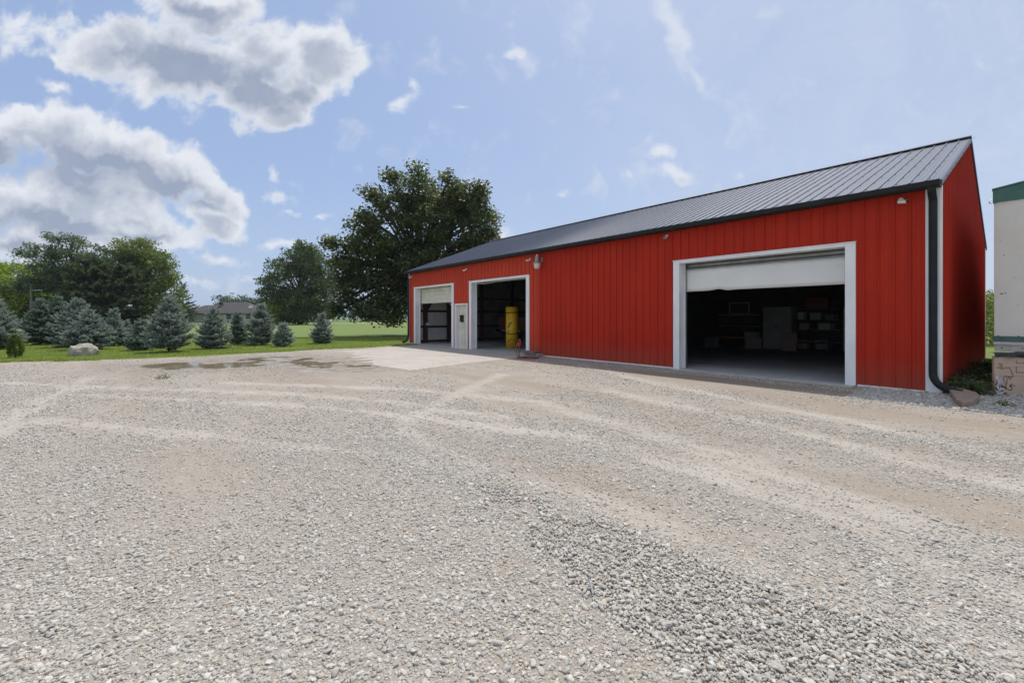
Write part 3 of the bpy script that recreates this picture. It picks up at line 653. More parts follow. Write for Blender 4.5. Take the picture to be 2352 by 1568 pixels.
# roof: ribbed panels both slopes, screws in the front one
def roofside(front=True):
    mb = MB(); P = ribprof(X0-.10, X1+.04, rw=.05, rh=.024); y0, y1 = (-.22, DY/2) if front else (DY+.22, DY/2)
    nz = Vector((0, -SL if front else SL, 1)).normalized(); vs = []; ns = 6
    for x, h in P:
        for k in range(ns+1):
            t = k/ns; y = y0+(y1-y0)*t; z = 4.17+SL*abs(y-y0); p = Vector((x, y, z))+nz*h; vs.append(p)
    q = ns+1; mb.add(vs, [((i*q+k), (i+1)*q+k, (i+1)*q+k+1, i*q+k+1) for i in range(len(P)-1) for k in range(ns)])
    return mb
mb = roofside(True)
nz = Vector((0,-SL,1)).normalized()
k = 0
for c in np.arange(X0+.06, X1+.1, .25):
    kk = round((c-.21)/.25); xc = .21+kk*.25
    for t in np.linspace(.03, .97, 9):
        y = -.22+(DY/2+.22)*t; p = Vector((xc+.045, y, 4.17+SL*(y+.22)))
        mb.box((p.x-.008, p.y-.008, p.z), (p.x+.008, p.y+.008, p.z+.014))
rf = mb.build('roof_panel', M['roof'], barn); roofside(False).build('roof_panel', M['roof'], barn)
mb = MB(); zr = 4.17+SL*(DY/2+.22)
for s in (-1, 1):
    c = DY/2; mb.add([(X0-.12, c, zr+.06), (X1+.05, c, zr+.06), (X1+.05, c+s*.20, zr-.02), (X0-.12, c+s*.20, zr-.02), (X0-.12, c, zr+.075), (X1+.05, c, zr+.075), (X1+.05, c+s*.20, zr-.0), (X0-.12, c+s*.20, zr-.0)],
                   [(0,1,2,3),(4,5,6,7),(2,3,7,6),(0,3,7,4),(1,2,6,5)])
mb.build('ridge_cap', pm('pale_grey_ridge', (.16,.16,.17), (.1,.1,.11), 1, .4), barn)
# rake trims: dark along both gable tops
for xa in (X1-.04, X0-.13):
    mb = MB()
    for s in (0, 1):
        ya, yb = (-.24, DY/2) if s == 0 else (DY+.24, DY/2)
        za, zb = 4.17-.015, zr-.015
        vs = [(x, y, z+dz) for (y, z) in ((ya, za), (yb, zb)) for x in (xa, xa+.10) for dz in (-.10, .0)]
        mb.add(vs, [(0,1,3,2),(4,5,7,6),(0,1,5,4),(2,3,7,6),(0,2,6,4),(1,3,7,5)])
    mb.build('rake_trim', M['roof'], barn)
# soffit, fascia and gutter
mb = MB(); mb.box((X0-.08,-.20,4.05),(X1+.03,-.001,4.075)); mb.box((X0-.08, -.21, 4.02), (X1+.03, -.185, 4.155)); mb.box((X0-.08, DY+.001, 4.05), (X1+.03, DY+.2, 4.15)); mb.build('fascia', M['black_trim'], barn)
def gutter():
    prof = [(-.215,4.03),(-.215,4.16),(-.225,4.16),(-.225,4.045),(-.30,4.045),(-.325,4.075),(-.325,4.13),(-.335,4.155),(-.345,4.155),(-.345,4.12),(-.34,4.06),(-.31,4.03)]
    mb = MB(); n = len(prof); vs = [(x, y, z) for x in (X0-.10, X1+.03) for y, z in prof]
    mb.add(vs, [(i, (i+1) % n, n+(i+1) % n, n+i) for i in range(n)] + [tuple(range(n)), tuple(range(2*n-1, n-1, -1))])
    mb.box((X0-.105,-.343,4.033),(X0-.09,-.217,4.155)); mb.box((X1+.025,-.343,4.033),(X1+.035,-.217,4.155)); return mb.build('gutter', M['black_trim'], barn)
gutter()
def rrect_tube(mb, pts, w, d, up=None):
    """rectangular downpipe along pts in the barn x-z plane direction list of (point, normal-axis)"""
    for p, q in zip(pts[:-1], pts[1:]): mb.bar(p, q, w, d)
# downspouts
def downspout(x, dirx):
    mb = MB(); w, d = .128, .09
    path = [(x,-.28,4.03),(x,-.28,3.97),(x,-.09,3.80),(x,-.09,.42)]
    ang = [i*R(78)/6 for i in range(7)]
    path += [(x+dirx*.30*(1-math.cos(a)), -.09-.10*(a/R(78)), .42-.30*math.sin(a)) for a in ang[1:]]
    path += [(path[-1][0]+dirx*.17, path[-1][1]-.05, path[-1][2]-.035)]
    P = [Vector(p) for p in path]; vs = []
    for i, p in enumerate(P):
        t = (P[min(i+1, len(P)-1)]-P[max(i-1, 0)]).normalized()
        side = Vector((0, -1, 0)) if abs(t.x) > .3 else Vector((1, 0, 0))
        if abs(t.x) > .05: side = Vector((t.z, 0, -t.x)).normalized()*-1; side = side if side.dot(Vector((1,0,0))) > 0 else -side
        oth = t.cross(side).normalized()
        c = .25
        for a, b in ((-1,-c),(-c,-1),(c,-1),(1,-c),(1,c),(c,1),(-c,1),(-1,c)): vs.append(p+side*a*w/2+oth*b*d/2)
    n = 8; mb.add(vs, [(i*n+k, i*n+(k+1) % n, (i+1)*n+(k+1) % n, (i+1)*n+k) for i in range(len(P)-1) for k in range(n)]+[tuple(range(n-1, -1, -1)), tuple(range((len(P)-1)*n, len(P)*n))])
    return mb.build('downspout', M['black_trim'], barn, smooth='auto')
downspout(X1-.085, 1); downspout(X0+.03, -1)
# corner trims
mb = MB(); mb.box((X1-.20,-.034,.012),(X1+.012,-.005,4.05)); mb.box((X1-.02,-.005,.012),(X1+.034,.12,4.10)); mb.build('corner_trim', M['white_trim'], barn)
mb = MB(); mb.box((X0-.03,-.034,.012),(X0+.06,-.003,4.05)); mb.box((X0-.034,-.003,.012),(X0-.002,.10,4.10)); mb.build('corner_trim', M['white_trim'], barn)
mb = MB(); mb.box((X1-.02,DY-.12,.03),(X1+.034,DY+.03,4.10)); mb.build('corner_trim', M['white_trim'], barn)

# door frames: projecting casing, deep reveals
def frame(a, b, z, cw=.19, dep=.27, top=.075, mat='white_trim', name='door_frame', zlow=.02):
    mb = MB(); pr = .045
    mb.box((a-cw,-pr,zlow),(a,-.024,z+top)); mb.box((b,-pr,zlow),(b+cw,-.024,z+top))
    mb.box((a-cw,-.024,zlow),(a-cw+.02,0,z+top)); mb.box((b+cw-.02,-.024,zlow),(b+cw,0,z+top))
    mb.box((a,-pr-.012,z),(b,-.024,z+top)); mb.box((a-cw-.01,-pr-.03,z+top),(b+cw+.01,0,z+top+.018))
    mb.box((a-.035,-.024,.03),(a,dep,z)); mb.box((b,-.024,.03),(b+.035,dep,z)); mb.box((a-.035,-.024,z),(b+.035,dep,z+.03))
    mb.box((a,dep-.05,.03),(a+.035,dep,z-.0)); mb.box((b-.035,dep-.05,.03),(b,dep,z))
    mb.box((a,dep*.45,.03),(a+.012,dep*.55,z))
    return mb.build(name, M[mat], barn, bevel=.004)
frame(*DR['d1']); frame(*DR['d2']); frame(*DR['d3'])
# roller door 1 (slatted, part lowered)
a, b, z = DR['d1']
mb = MB(); zt = 3.13; hs = (.20, .21, .24, .17); zz = zt
for i, hh in enumerate(hs):
    mb.box((a+.04, .30+.004*i, zz-hh+.012), (b-.04, .335+.004*i, zz)); mb.box((a+.04,.312,zz-hh),(b-.04,.33,zz-hh+.012)); zz -= hh
d = mb.build('overhead_door', M['cream'], barn, bevel=.006); tag(d, 'cream slatted overhead door rolled most of the way up')
mb = MB(); pts = [(b-.75+.45*t, .30, 2.36-.22*math.sin(math.pi*t)) for t in np.linspace(0, 1, 12)]; mb.tube(pts, .009, 6); mb.build('pull_rope', M['white_plastic'], d)
# roller door 3: smooth sheet curtain with wavy bottom edge
a, b, z = DR['d3']
n = 60; vs = []; fs = []
for i in range(n+1):
    x = a+.04+(b-a-.08)*i/n; t = i/n
    wv = .035*math.exp(-((t-.24)/.04)**2) - .012*math.exp(-((t-.31)/.03)**2)
    for k in range(7):
        zq = 2.90-(.63-wv)*k/6; yb = .30+.035*math.exp(-((t-.25)/.05)**2)*(k/6)**2+.003*math.sin(x*9)*(k/6)
        vs.append((x, yb, zq))
fs = [(i*7+k, i*7+k+1, (i+1)*7+k+1, (i+1)*7+k) for i in range(n) for k in range(6)]
mb = MB(); mb.add(vs, fs); c3 = mb.build('overhead_door', M['door_white'], barn, smooth=True); tag(c3, 'plain white roll-up door with dented lower edge')
so = c3.modifiers.new('solid', 'SOLIDIFY'); so.thickness = .012
mb = MB(); mb.cyl((a+.02,.46,3.03),(b-.02,.46,3.03),.13,20); mb.box((a+.03,.285,2.905),(b-.03,.315,2.935)); mb.build('door_drum', M['rail_grey'], barn, smooth='auto')
for q in (a, b-.04): MB().box((q,.285,.03),(q+.04,.34,2.9)).build('door_track', M['rail_grey'], barn)
# sagging weather strip over door 2
mb = MB(); a, b, z = DR['d2']
mb.tube([(a+.1+(b-a-.12)*t, .1, z-.03-.045*math.sin(math.pi*min(1, t*2.2)) if t < .45 else z-.04) for t in np.linspace(0, 1, 24)], .012, 6)
mb.build('door_seal', M['cream'], barn)
# walk door
a, b, z = DR['man']
mb = MB(); mb.box((a-.07,-.05,.02),(a,-.02,z+.07)); mb.box((b,-.05,.02),(b+.07,-.02,z+.07)); mb.box((a,-.05,z),(b,-.02,z+.07))
mb.box((a-.07,-.02,.02),(a,.10,z)); mb.box((b,-.02,.02),(b+.03,.10,z)); mb.box((a,-.02,z),(b,.10,z+.03)); mb.box((a-.05,-.07,.02),(b+.05,.10,.045))
mb.build('door_frame', M['white_trim'], barn, bevel=.004)
mb = MB(); mb.box((a+.004,.10,.05),(b-.004,.14,z-.004))
w = b-a
for cx_ in (a+w*.28, a+w*.72):
    for z0, z1 in ((.22,.80),(.95,1.55),(1.66,1.98)):
        # raised field with a moulding frame
        hw = w*.155
        for q in ((cx_-hw,z0,cx_-hw+.018,z1),(cx_+hw-.018,z0,cx_+hw,z1),(cx_-hw+.018,z0,cx_+hw-.018,z0+.018),(cx_-hw+.018,z1-.018,cx_+hw-.018,z1)): mb.box((q[0],.088,q[1]),(q[2],.10,q[3]))
        mb.box((cx_-hw+.05,.091,z0+.05),(cx_+hw-.05,.10,z1-.05))
wd = mb.build('walk_door', M['cream'], barn, bevel=.004)
mb = MB(); mb.lathe([(.006,0),(.012,.01),(.012,.03),(.027,.04),(.03,.055),(.02,.07),(.004,.074)], 14)
k = mb.build('door_knob', M['chrome'], wd, smooth=True); k.location = (b-.09,.10,1.0); k.rotation_euler = (R(90),0,0)
# mailbox on the walk door
mx = empty('mailbox', lw(5.02, .10, 1.30), RB, 'small dark grey letter box on the cream walk door', 'mailbox')
mb = MB(); mb.box((-.11,-.10,0),(.11,-.002,.32)); mb.build('box_body', M['black_trim'], mx, bevel=.01)
mb = MB(); mb.box((-.12,-.125,.30),(.12,-.002,.335)); mb.build('lid', M['black_trim'], mx, bevel=.008)

# left gable interior seen through door 1 and 2: lining, posts, girts, brace
mb = MB(); mb.box((X0+.05,.06,.031),(X0+.09,3.3,4.0)); mb.build('wall_lining', M['lining'], barn); mb = MB(); mb.box((X0+.05,3.3,.031),(X0+.09,DY-.1,4.0)); mb.build('wall_lining', M['lining_shade_tone'], barn)
gx = X0+.09
def post(y, w=.14): mb = MB(); mb.box((gx,y-w/2,.03),(gx+.14,y+w/2,4.0)); mb.build('post', M['wood_dark'], barn)
for y, w_ in ((.95, .24), (2.62, .34), (5.06, .22), (7.65, .24), (10.3, .22)): post(y, w_)
for z in (.12, .97, 1.90, 2.75): mb = MB(); mb.box((gx,.15,z-.06),(gx+.05,DY-.2,z+.07)); mb.build('girt', M['wood_dark'], barn)
mb = MB(); mb.bar((gx+.09,.95,1.9),(gx+.09,2.3,3.9),.10,.16); mb.build('brace', M['wood_dark'], barn)
for y in (3.4, 7.5): MB().box((2.5,y-.06,3.85),(9.5,y+.06,4.02)).build('ceiling_beam', M['wood_dark'], barn)

# things fixed to the front wall -----------------------------------------------------------------
def camera_unit(lx, z, label, rz=0, long=.16):
    r = empty('security_camera', lw(lx, -.02, z), RB, label, 'camera', 'security cameras under the eave of the barn')
    mb = MB(); mb.cyl((0,.0,0),(0,-.02,0),.045,16); mb.tube([(0,-.02,0),(0,-.06,-.01),(0,-.085,-.035)],.014,8); mb.build('mount', M['white_plastic'], r, smooth='auto')
    d = Vector((math.sin(rz),-math.cos(rz),-.18)).normalized(); p = Vector((0,-.085,-.05))-d*.04
    mb = MB(); mb.tube([p, p+d*.01, p+d*long], [.028,.036,.036], 16); mb.build('housing', M['white_plastic'], r, smooth='auto')
    mb = MB(); mb.cyl(p+d*(long+.001), p+d*(long+.006), .029, 16); mb.build('lens', M['black_plastic'], r)
    return r
camera_unit(.02, 3.88, 'small white security camera at the far left end of the barn, under the eave', R(-60))
camera_unit(5.55, 3.84, 'small white security camera above the cream walk door', R(-70))
camera_unit(10.05, 3.86, 'white security camera just left of the barn lamp', R(-40))
camera_unit(16.05, 3.93, 'security camera facing out, above the left post of the big door', R(0), .12)
camera_unit(21.32, 3.92, 'white security camera nearest the right corner downspout', R(65))
lp = empty('barn_lamp', lw(10.72, -.02, 3.62), RB, 'grey dusk-to-dawn yard lamp with cloudy bell lens on the barn wall', 'lamp')
mb = MB(); mb.box((-.03,-.012,.06),(.05,.0,.22)); mb.tube([(0,-.01,.14),(0,-.10,.16),(-.0,-.20,.16)],.018,8); mb.build('bracket', M['galv'], lp, smooth='auto')
mb = MB(); mb.lathe([(.10,-.02),(.145,-.0),(.15,.02),(.10,.07),(.075,.09),(.075,.24),(.06,.255),(.02,.26)], 24, (0,-.26,0)); mb.build('housing', M['galv'], lp, smooth='auto')
mb = MB(); mb.lathe([(.018,.26),(.03,.265),(.03,.30),(.02,.325)], 14, (0,-.26,0)); mb.build('photocell', M['dirty_lens'], lp, smooth='auto')
mb = MB(); mb.lathe([(.04,-.235),(.09,-.225),(.11,-.17),(.128,-.08),(.14,-.021)], 24, (0,-.26,0)); mb.build('lens', M['dirty_lens'], lp, smooth='auto')

# stacked pavers by the post, hydrant and hose
def paver(x, y, z, w, d, h, rz, mat, label):
    o = MB().box((-w/2,-d/2,0),(w/2,d/2,h)).build('paver', M[mat], bevel=.008); o.location = lw(x, y, z); o.rotation_euler = (0, 0, RB+rz)
    tag(o, label, 'paver', 'old pavers piled against the barn wall')
paver(10.14,-.22,.015,.24,.20,.09,.1,'paver','bottom brown paver under the white door post, left of the pile')
paver(10.17,-.21,.106,.23,.19,.10,-.08,'paver','small brown paver lying on top at the left of the pile')
paver(10.50,-.22,.015,.36,.24,.10,.03,'paver','wide brown paver at the bottom of the right stack')
paver(10.46,-.23,.116,.34,.22,.09,.12,'paver','wide brown paver topping the right stack')
paver(10.82,-.26,.015,.22,.20,.11,-.2,'paver2','grey block on the gravel at the right end of the pile')
hx, hy = gp(1192, 822.5)
hyd = empty('yard_hydrant', (hx, hy, .01), RB, 'red frost-free yard hydrant with raised lever handle', 'hydrant')
mb = MB(); mb.cyl((0,0,0),(0,0,.44),.02,12); mb.build('standpipe', pm('rusty_red_pipe', (.22,.05,.035), (.12,.045,.03), 14, .7), hyd, smooth='auto')
mb = MB(); mb.lathe([(.022,.40),(.035,.42),(.035,.50),(.028,.54),(.03,.56),(.012,.60)], 16); mb.tube([(0,0,.50),(-.06,0,.52),(-.10,0,.515),(-.13,0,.46)],[.026,.024,.022,.02],12); mb.build('head', M['red_metal'], hyd, smooth='auto')
mb = MB(); mb.tube([(.0,0,.55),(-.025,0,.60),(.01,0,.70),(.05,0,.715),(.075,0,.66),(.11,0,.56),(.095,0,.47)],[.012,.014,.014,.014,.013,.012,.010],8); mb.build('handle', M['red_metal'], hyd, smooth='auto')
mb = MB(); mb.cyl((-.133,0,.455),(-.145,0,.415),.024,12); mb.build('spout', M['galv'], hyd)
hc = Vector((*gp(1212, 823.5), 0)); hp = []
Mx = Matrix.Rotation(RB, 3, 'Z')
st = Vector((hx, hy, 0))+Mx@Vector((-.146,0,.41)); hp = [st, st+Vector((-.01,-.01,-.12)), st+Vector((.0,-.03,-.27)), st+Vector((.08,-.10,-.36))]
for i in range(4*22):
    t = i/22*2*math.pi; l = i//22; rx = .40-.045*l+.02*math.sin(t*.7); ry = .27-.03*l
    hp.append(hc+Vector((math.cos(t+2.6)*rx+.05*math.sin(l*2.3), math.sin(t+2.6)*ry+.03*math.cos(l*3), .026+.012*l+.01*math.sin(t*2+l))))
mb = MB(); mb.tube(hp, .0125, 8); tag(mb.build('garden_hose', M['hose'], smooth=True), 'maroon garden hose coiled on the ground below the hydrant', 'hose')

# ------------------------------------------------------------------ inside the barn
yr = empty('foam_roll', lw(6.58, 1.95, .03), RB, 'tall bright yellow rolled mat tied with two black straps, standing inside the middle door', 'roll')
mb = MB(); prof = []
for k in range(90):
    t = k/89*2*math.pi*2.6; r = .31-.012*(t/(2*math.pi)); prof.append((r*math.cos(t+1), r*math.sin(t+1)))
vs = [(x, y, z) for x, y in prof for z in (0, 2.0)]; mb.add(vs, [(2*i, 2*i+2, 2*i+3, 2*i+1) for i in range(len(prof)-1)])
o = mb.build('rolled_sheet', M['yellow'], yr, smooth=True); so = o.modifiers.new('solid', 'SOLIDIFY'); so.thickness = .008; so.offset = -1
for z, dz in ((1.72,.02),(.72,-.03)):
    mb = MB(); n = 40; vs = []
    for k in range(n):
        t = 2*math.pi*k/n; zz = z+dz*math.cos(t); vs += [(.318*math.cos(t), .318*math.sin(t), zz-.02), (.318*math.cos(t), .318*math.sin(t), zz+.02)]
    mb.add(vs, [(2*k, (2*k+2) % (2*n), (2*k+3) % (2*n), 2*k+1) for k in range(n)]); s_ = mb.build('strap', M['black_plastic'], yr, smooth=True); s_.modifiers.new('solid', 'SOLIDIFY').thickness = .006
def decal(poly, c_ang):
    mb = MB(); vs = [(.3155*math.cos(c_ang+u_/.31), .3155*math.sin(c_ang+u_/.31), v_) for u_, v_ in poly]; mb.add(vs, [tuple(range(len(poly)))]); o = mb.build('printed_shape', M['yellow_print'], yr); return o
ang0 = math.atan2(-11.99-1.95, 23.08-6.58)   # towards the photographer, local frame
decal([(-.20,1.28),(-.10,1.25),(-.04,1.29),(.02,1.27),(-.05,1.20),(-.10,1.10),(-.17,1.00),(-.22,.97),(-.22,1.06),(-.17,1.12),(-.14,1.20)], ang0)
decal([(-.22,.36),(-.12,.44),(-.02,.48),(.10,.43),(.20,.36),(.10,.31),(-.05,.30),(-.18,.30)], ang0)
decal([(-.19,1.42),(-.14,1.46),(-.10,1.43),(-.14,1.38)], ang0); decal([(-.22,.82),(-.16,.86),(-.12,.81),(-.18,.78)], ang0)
# flatbed trailer with lumber behind the roll
ft = empty('lumber_trailer', lw(3.6, 6.6, .03), RB, 'dark flatbed trailer with reflective side tape, parked inside the middle door', 'trailer')
mb = MB(); mb.box((-3,-.9,.62),(2.9,1.1,.74)); mb.box((-3,-.95,.60),(2.9,-.9,.76)); mb.build('bed', M['black_plastic'], ft)
for i in range(7):
    MB().box((-2.4+i*.75,-.956,.655),(-2.1+i*.75,-.951,.705)).build('side_reflector', M['reflector'] if i % 2 == 0 else M['red_metal'], ft)
for x in (-.4, .5): 
    mb = MB(); mb.tube([(x,-.82,.33),(x,-.64,.33)], .32, 24); mb.build('wheel', M['rubber'], ft)
lb = MB()
for i in range(7):
    for j in range(4): lb.box((-2.6+.05*(i%2),-.75+j*.4,.75+i*.11),(.6-.08*(i%3),-.38+j*.4,.85+i*.11))
o = lb.build('board_stack', M['orange_wood']); o.location = lw(3.2, 6.6, .035); o.rotation_euler = (0, 0, RB); tag(o, 'stack of orange boards loaded on the dark flatbed trailer', 'lumber')
# motorcycle hidden half behind the right post of door 2
mc = empty('motorcycle', lw(8.6, 2.0, .03), RB+R(10), 'dark motorcycle half hidden behind the right post of the middle door', 'motorcycle')
for x in (-.72, .72):
    w_ = MB(); pts = [(x+.25*math.cos(t), 0, .31+.25*math.sin(t)) for t in np.linspace(0, 2*math.pi, 25)]; w_.tube(pts, .055, 10, caps=False); w = w_.build('wheel', M['rubber'], mc, smooth=True)
    s_ = MB()
    for t in np.linspace(0, math.pi, 6)[:-1]: s_.cyl((x-.21*math.cos(t),0,.31-.21*math.sin(t)),(x+.21*math.cos(t),0,.31+.21*math.sin(t)),.006,6)
    s_.build('spokes', M['chrome'], w)
mb = MB(); mb.tube([(-.45,0,.72),(-.30,0,.80),(0,0,.84),(.16,0,.80)],[.05,.13,.15,.06],12); mb.build('fuel_tank', M['black_plastic'], mc, smooth=True)
mb = MB(); mb.tube([(.14,0,.80),(.35,0,.76),(.62,0,.80),(.78,0,.84)],[.05,.12,.11,.04],10); mb.build('saddle', M['rubber'], mc, smooth=True)
mb = MB(); mb.tube([(-.12,0,.30),(-.10,0,.45),(0,0,.60)],[.16,.18,.10],12); mb.tube([(.1,.05,.38),(.5,.12,.36),(.95,.13,.40)],.04,8); mb.tube([(.12,0,.45),(.5,0,.40),(.72,0,.31)],.03,8); mb.build('engine', M['galv'], mc, smooth=True)
for s in (-1, 1): MB().tube([(-.42,.09*s,.92),(-.72,.09*s,.31)],.022,8).build('fork', M['chrome'], mc)
mb = MB(); mb.tube([(-.28,-.38,1.0),(-.34,-.28,1.06),(-.42,-.08,1.0),(-.42,.08,1.0),(-.34,.28,1.06),(-.28,.38,1.0)],.013,8); mb.build('handlebar', M['chrome'], mc, smooth=True)
mb = MB(); mb.lathe([(.02,-.08),(.08,-.03),(.09,.02),(.085,.03)],16); o = mb.build('headlight', M['chrome'], mc, smooth='auto'); o.location = (-.56,0,.88); o.rotation_euler = (0,R(-90),0)
# strip light inside bay 2
o = MB().box((-.6,-.07,0),(.6,.07,.06)).build('ceiling_light', M['dirty_lens'], bevel=.02); o.location = lw(5.2, 5.0, 3.74); o.rotation_euler = (0,0,RB); tag(o, 'unlit white fixture under the dark ceiling of the middle bay', 'light fixture')
o = MB().box((-.05,-.16,0),(.05,.16,.16)).build('paper_bag', M['white_plastic'], bevel=.02); o.location = lw(gx+.10, 1.1, 1.06); o.rotation_euler = (0,0,RB); tag(o, 'small white bundle on the lower rail inside the left door', 'bundle')

# big right bay: dim clutter along the back wall
yb = DY-.75
def shelf_unit(lx, w, zs, beam, name, label, cat, depth=.5, post='dark_inside'):
    r = empty(name, lw(lx, yb, .03), RB, label, cat)
    for sx in (-w/2, w/2-.04):
        for sy in (-depth/2, depth/2-.04): MB().box((sx,sy,0),(sx+.04,sy+.04,zs[-1]+.25)).build('upright', M[post], r)
    for z in zs:
        MB().box((-w/2+.041,-depth/2+.02,z+.03),(w/2-.041,depth/2-.02,z+.045)).build('shelf', M['box_grey'], r)
        MB().box((-w/2+.041,-depth/2-.01,z-.03),(w/2-.041,-depth/2+.018,z+.03)).build('beam', M[beam], r)
    return r
shelf_unit(12.0+1.4, 2.2, (.45, 1.05, 1.6), 'orange', 'storage_rack', 'steel rack with orange beams at the back of the dark right bay', 'rack')
o = MB().box((-.5,-.02,0),(.5,.02,.05)); o.box((-.5,-.02,.55),(.5,.02,.6)); o.box((-.5,-.02,.05),(-.45,.02,.55)); o.box((.45,-.02,.05),(.5,.02,.55))
o = o.build('empty_frame', M['fridge']); o.location = lw(13.4, yb-.1, 1.69); o.rotation_euler = (0,0,RB); tag(o, 'empty pale frame standing on top of the orange-beamed rack', 'frame')
cb = empty('tall_cabinet', lw(15.2, yb, .03), RB, 'tall pale cabinet between the two racks in the dark right bay', 'cabinet')
MB().box((-.62,-.3,0),(.62,.35,2.0)).build('cabinet_body', M['fridge'], cb, bevel=.02)
for s in (-1, 1): dd = MB().box((min(s*.015,s*.6),-.325,.04),(max(s*.015,s*.6),-.301,1.96)).build('cabinet_door', M['fridge'], cb, bevel=.005); MB().box((s*.05-.01,-.35,.95),(s*.05+.01,-.326,1.15)).build('handle', M['galv'], dd)
shelf_unit(16.85, 1.7, (.35, .9, 1.35, 1.85), 'dark_inside', 'storage_rack', 'dark rack crowded with pale bins, right of the tall cabinet', 'rack')
bins = [(16.2,.08,.42,.40,'card','brown carton on the floor shelf of the dark rack, left'), (17.0,.08,.5,.42,'box_grey','grey bin on the floor shelf of the dark rack, right'), (16.3,.47+.5,.4,.3,'card','brown carton on the second shelf of the dark rack, left'),
        (17.1,.97,.5,.30,'white_plastic','white bin on the second shelf of the dark rack, right'), (16.15,1.43,.3,.34,'white_plastic','small white bin on the third shelf of the dark rack, left'), (16.75,1.43,.45,.30,'fridge','pale bin on the third shelf of the dark rack, middle'), (17.3,1.43,.36,.22,'box_grey','low grey bin on the third shelf of the dark rack, right'),
        (16.8,1.93,.8,.5,'red_box','faded red crate topping the dark rack')]
for x, z, w, h_, mt, lab in bins:
    b_ = MB(); b_.box((-w/2,-.2,0),(w/2,.2,h_-.05)); b_.box((-w/2-.015,-.215,h_-.05),(w/2+.015,.215,h_)); o = b_.build('storage_box', M[mt], bevel=.012); o.location = lw(x, yb, z); o.rotation_euler = (0,0,RB+random.uniform(-.22,.22)); tag(o, lab, 'box', 'boxes on the dark rack')
for x, y, w, h_, mt, rz, lab in ((14.35, 10.6, .7, .45, 'card', .4, 'brown carton on the floor in front of the tall pale cabinet'), (14.3, 10.6, .5, .34, 'fridge', -.2, 'pale carton stacked on the brown one in front of the cabinet'), (16.0, 10.4, .55, .8, 'card', .15, 'tall brown carton on the floor before the dark rack'), (12.4, 10.2, .8, .5, 'box_grey', -.3, 'grey tote on the floor before the orange-beamed rack')):
    z0 = .475 if 'stacked' in lab else .03
    b_ = MB(); b_.box((-w/2,-.22,0),(w/2,.22,h_)); b_.box((-.03,-.222,0),(.03,.222,h_+.002)); o = b_.build('carton', M[mt], bevel=.01); o.location = lw(x, y, z0); o.rotation_euler = (0,0,RB+rz); tag(o, lab, 'box', 'boxes on the floor of the right bay')
cb = empty('refrigerator', lw(18.3, yb-.2, .03), RB, 'tall white refrigerator nearest the right post of the big door', 'refrigerator')
MB().box((-.45,-.35,.03),(.45,.35,1.9)).build('body', M['fridge'], cb, bevel=.02)
for z0, z1 in ((.05,1.22),(1.24,1.88)): dd = MB().box((-.445,-.41,z0),(.445,-.352,z1)).build('door', M['fridge'], cb, bevel=.015); MB().box((.36,-.45,z0+.35),(.39,-.411,z0+.6)).build('handle', M['galv'], dd)

# ------------------------------------------------------------------ right side: semi trailer, carton, slab
P0 = Vector((at(2281, 9.0), 9.0))
tr = empty('box_trailer', (P0.x, P0.y, 0), RB, 'off-white box trailer with green rails standing close beside the barn gable', 'trailer')
LT, WT = 13.5, 2.6          # local x across the end, local y along the barn gable
def tb(name, a, b, mat, bev=.006): return MB().box(a, b).build(name, M[mat], tr, bevel=bev)
tb('body_panel', (.012,.012,1.13),(WT-.012,LT,3.85), 'trailer')
mb = MB(); zz = lambda x: 4.10+.16*min(x, WT-x)
vs = [(x, y, z) for y in (-.02, LT) for x, z in ((0,3.85),(WT,3.85),(WT,zz(WT)),(WT/2,zz(WT/2)),(0,zz(0)))]
mb.add(vs, [(0,1,2,3,4),(9,8,7,6,5),(0,5,6,1),(1,6,7,2),(2,7,8,3),(3,8,9,4),(4,9,5,0)]); mb.build('top_rail', M['green_band'], tr)
mb = MB(); vs = [(x, y, z) for y in (-.035, LT+.02) for x, z in ((-.015,zz(0)+.002),(WT/2,zz(WT/2)+.004),(WT+.015,zz(0)+.002),(WT+.015,zz(0)+.03),(WT/2,zz(WT/2)+.03),(-.015,zz(0)+.03))]
mb.add(vs, [(0,1,4,5),(1,2,3,4),(11,10,7,6),(10,9,8,7),(5,4,10,11),(4,3,9,10),(0,6,7,1),(1,7,8,2),(0,5,11,6),(2,8,9,3)]); mb.build('roof', M['green_band'], tr)
tb('corner_post', (-.004,-.03,3.83),(.06,-.0205,4.09), 'green_band')
tb('lower_rail', (-.004,-.02,1.02),(WT,LT,1.128), 'green_band')
tb('chassis_rail', (-.002,-.035,.955),(WT,LT,1.018), 'rail_white'); tb('skirt', (.02,-.005,.83),(WT-.02,LT-.05,.953), 'rail_white')
for i in range(10):
    for z, q in ((1.135,-.004), (1.085,-.0325), (.90,-.0175)): MB().box((.06+i*.27+.05*(z<1.1),q,z-.009),(.082+i*.27+.05*(z<1.1),q+.0115,z+.009)).build('rivet', M['rust'], tr)
for (x, z, w) in ((.10,3.05,.012),(.14,2.76,.018),(.10,1.98,.034),(.155,1.99,.024),(.05,3.3,.012),(.30,3.4,.012),(.28,2.3,.014),(.36,2.72,.012),(.24,1.5,.012),(.33,1.75,.012),(.08,2.5,.010)):
    MB().box((x,.0085,z),(x+w,.0115,z+w*.6)).build('rust_spot', M['rust'], tr)
mb = MB(); mb.tube([(-.01,-.03,3.90),(-.05,-.035,3.89),(-.055,-.035,3.85),(-.02,-.035,3.83)],.008,6); mb.build('hook', M['galv'], tr)
for y in (2.4, 9.5):
    for x in (.3, WT-.3): mb = MB(); mb.box((x-.05,y-.05,.031),(x+.05,y+.05,.83)); mb.box((x-.12,y-.12,.01),(x+.12,y+.12,.03)); mb.build('landing_leg', M['rail_grey'], tr)
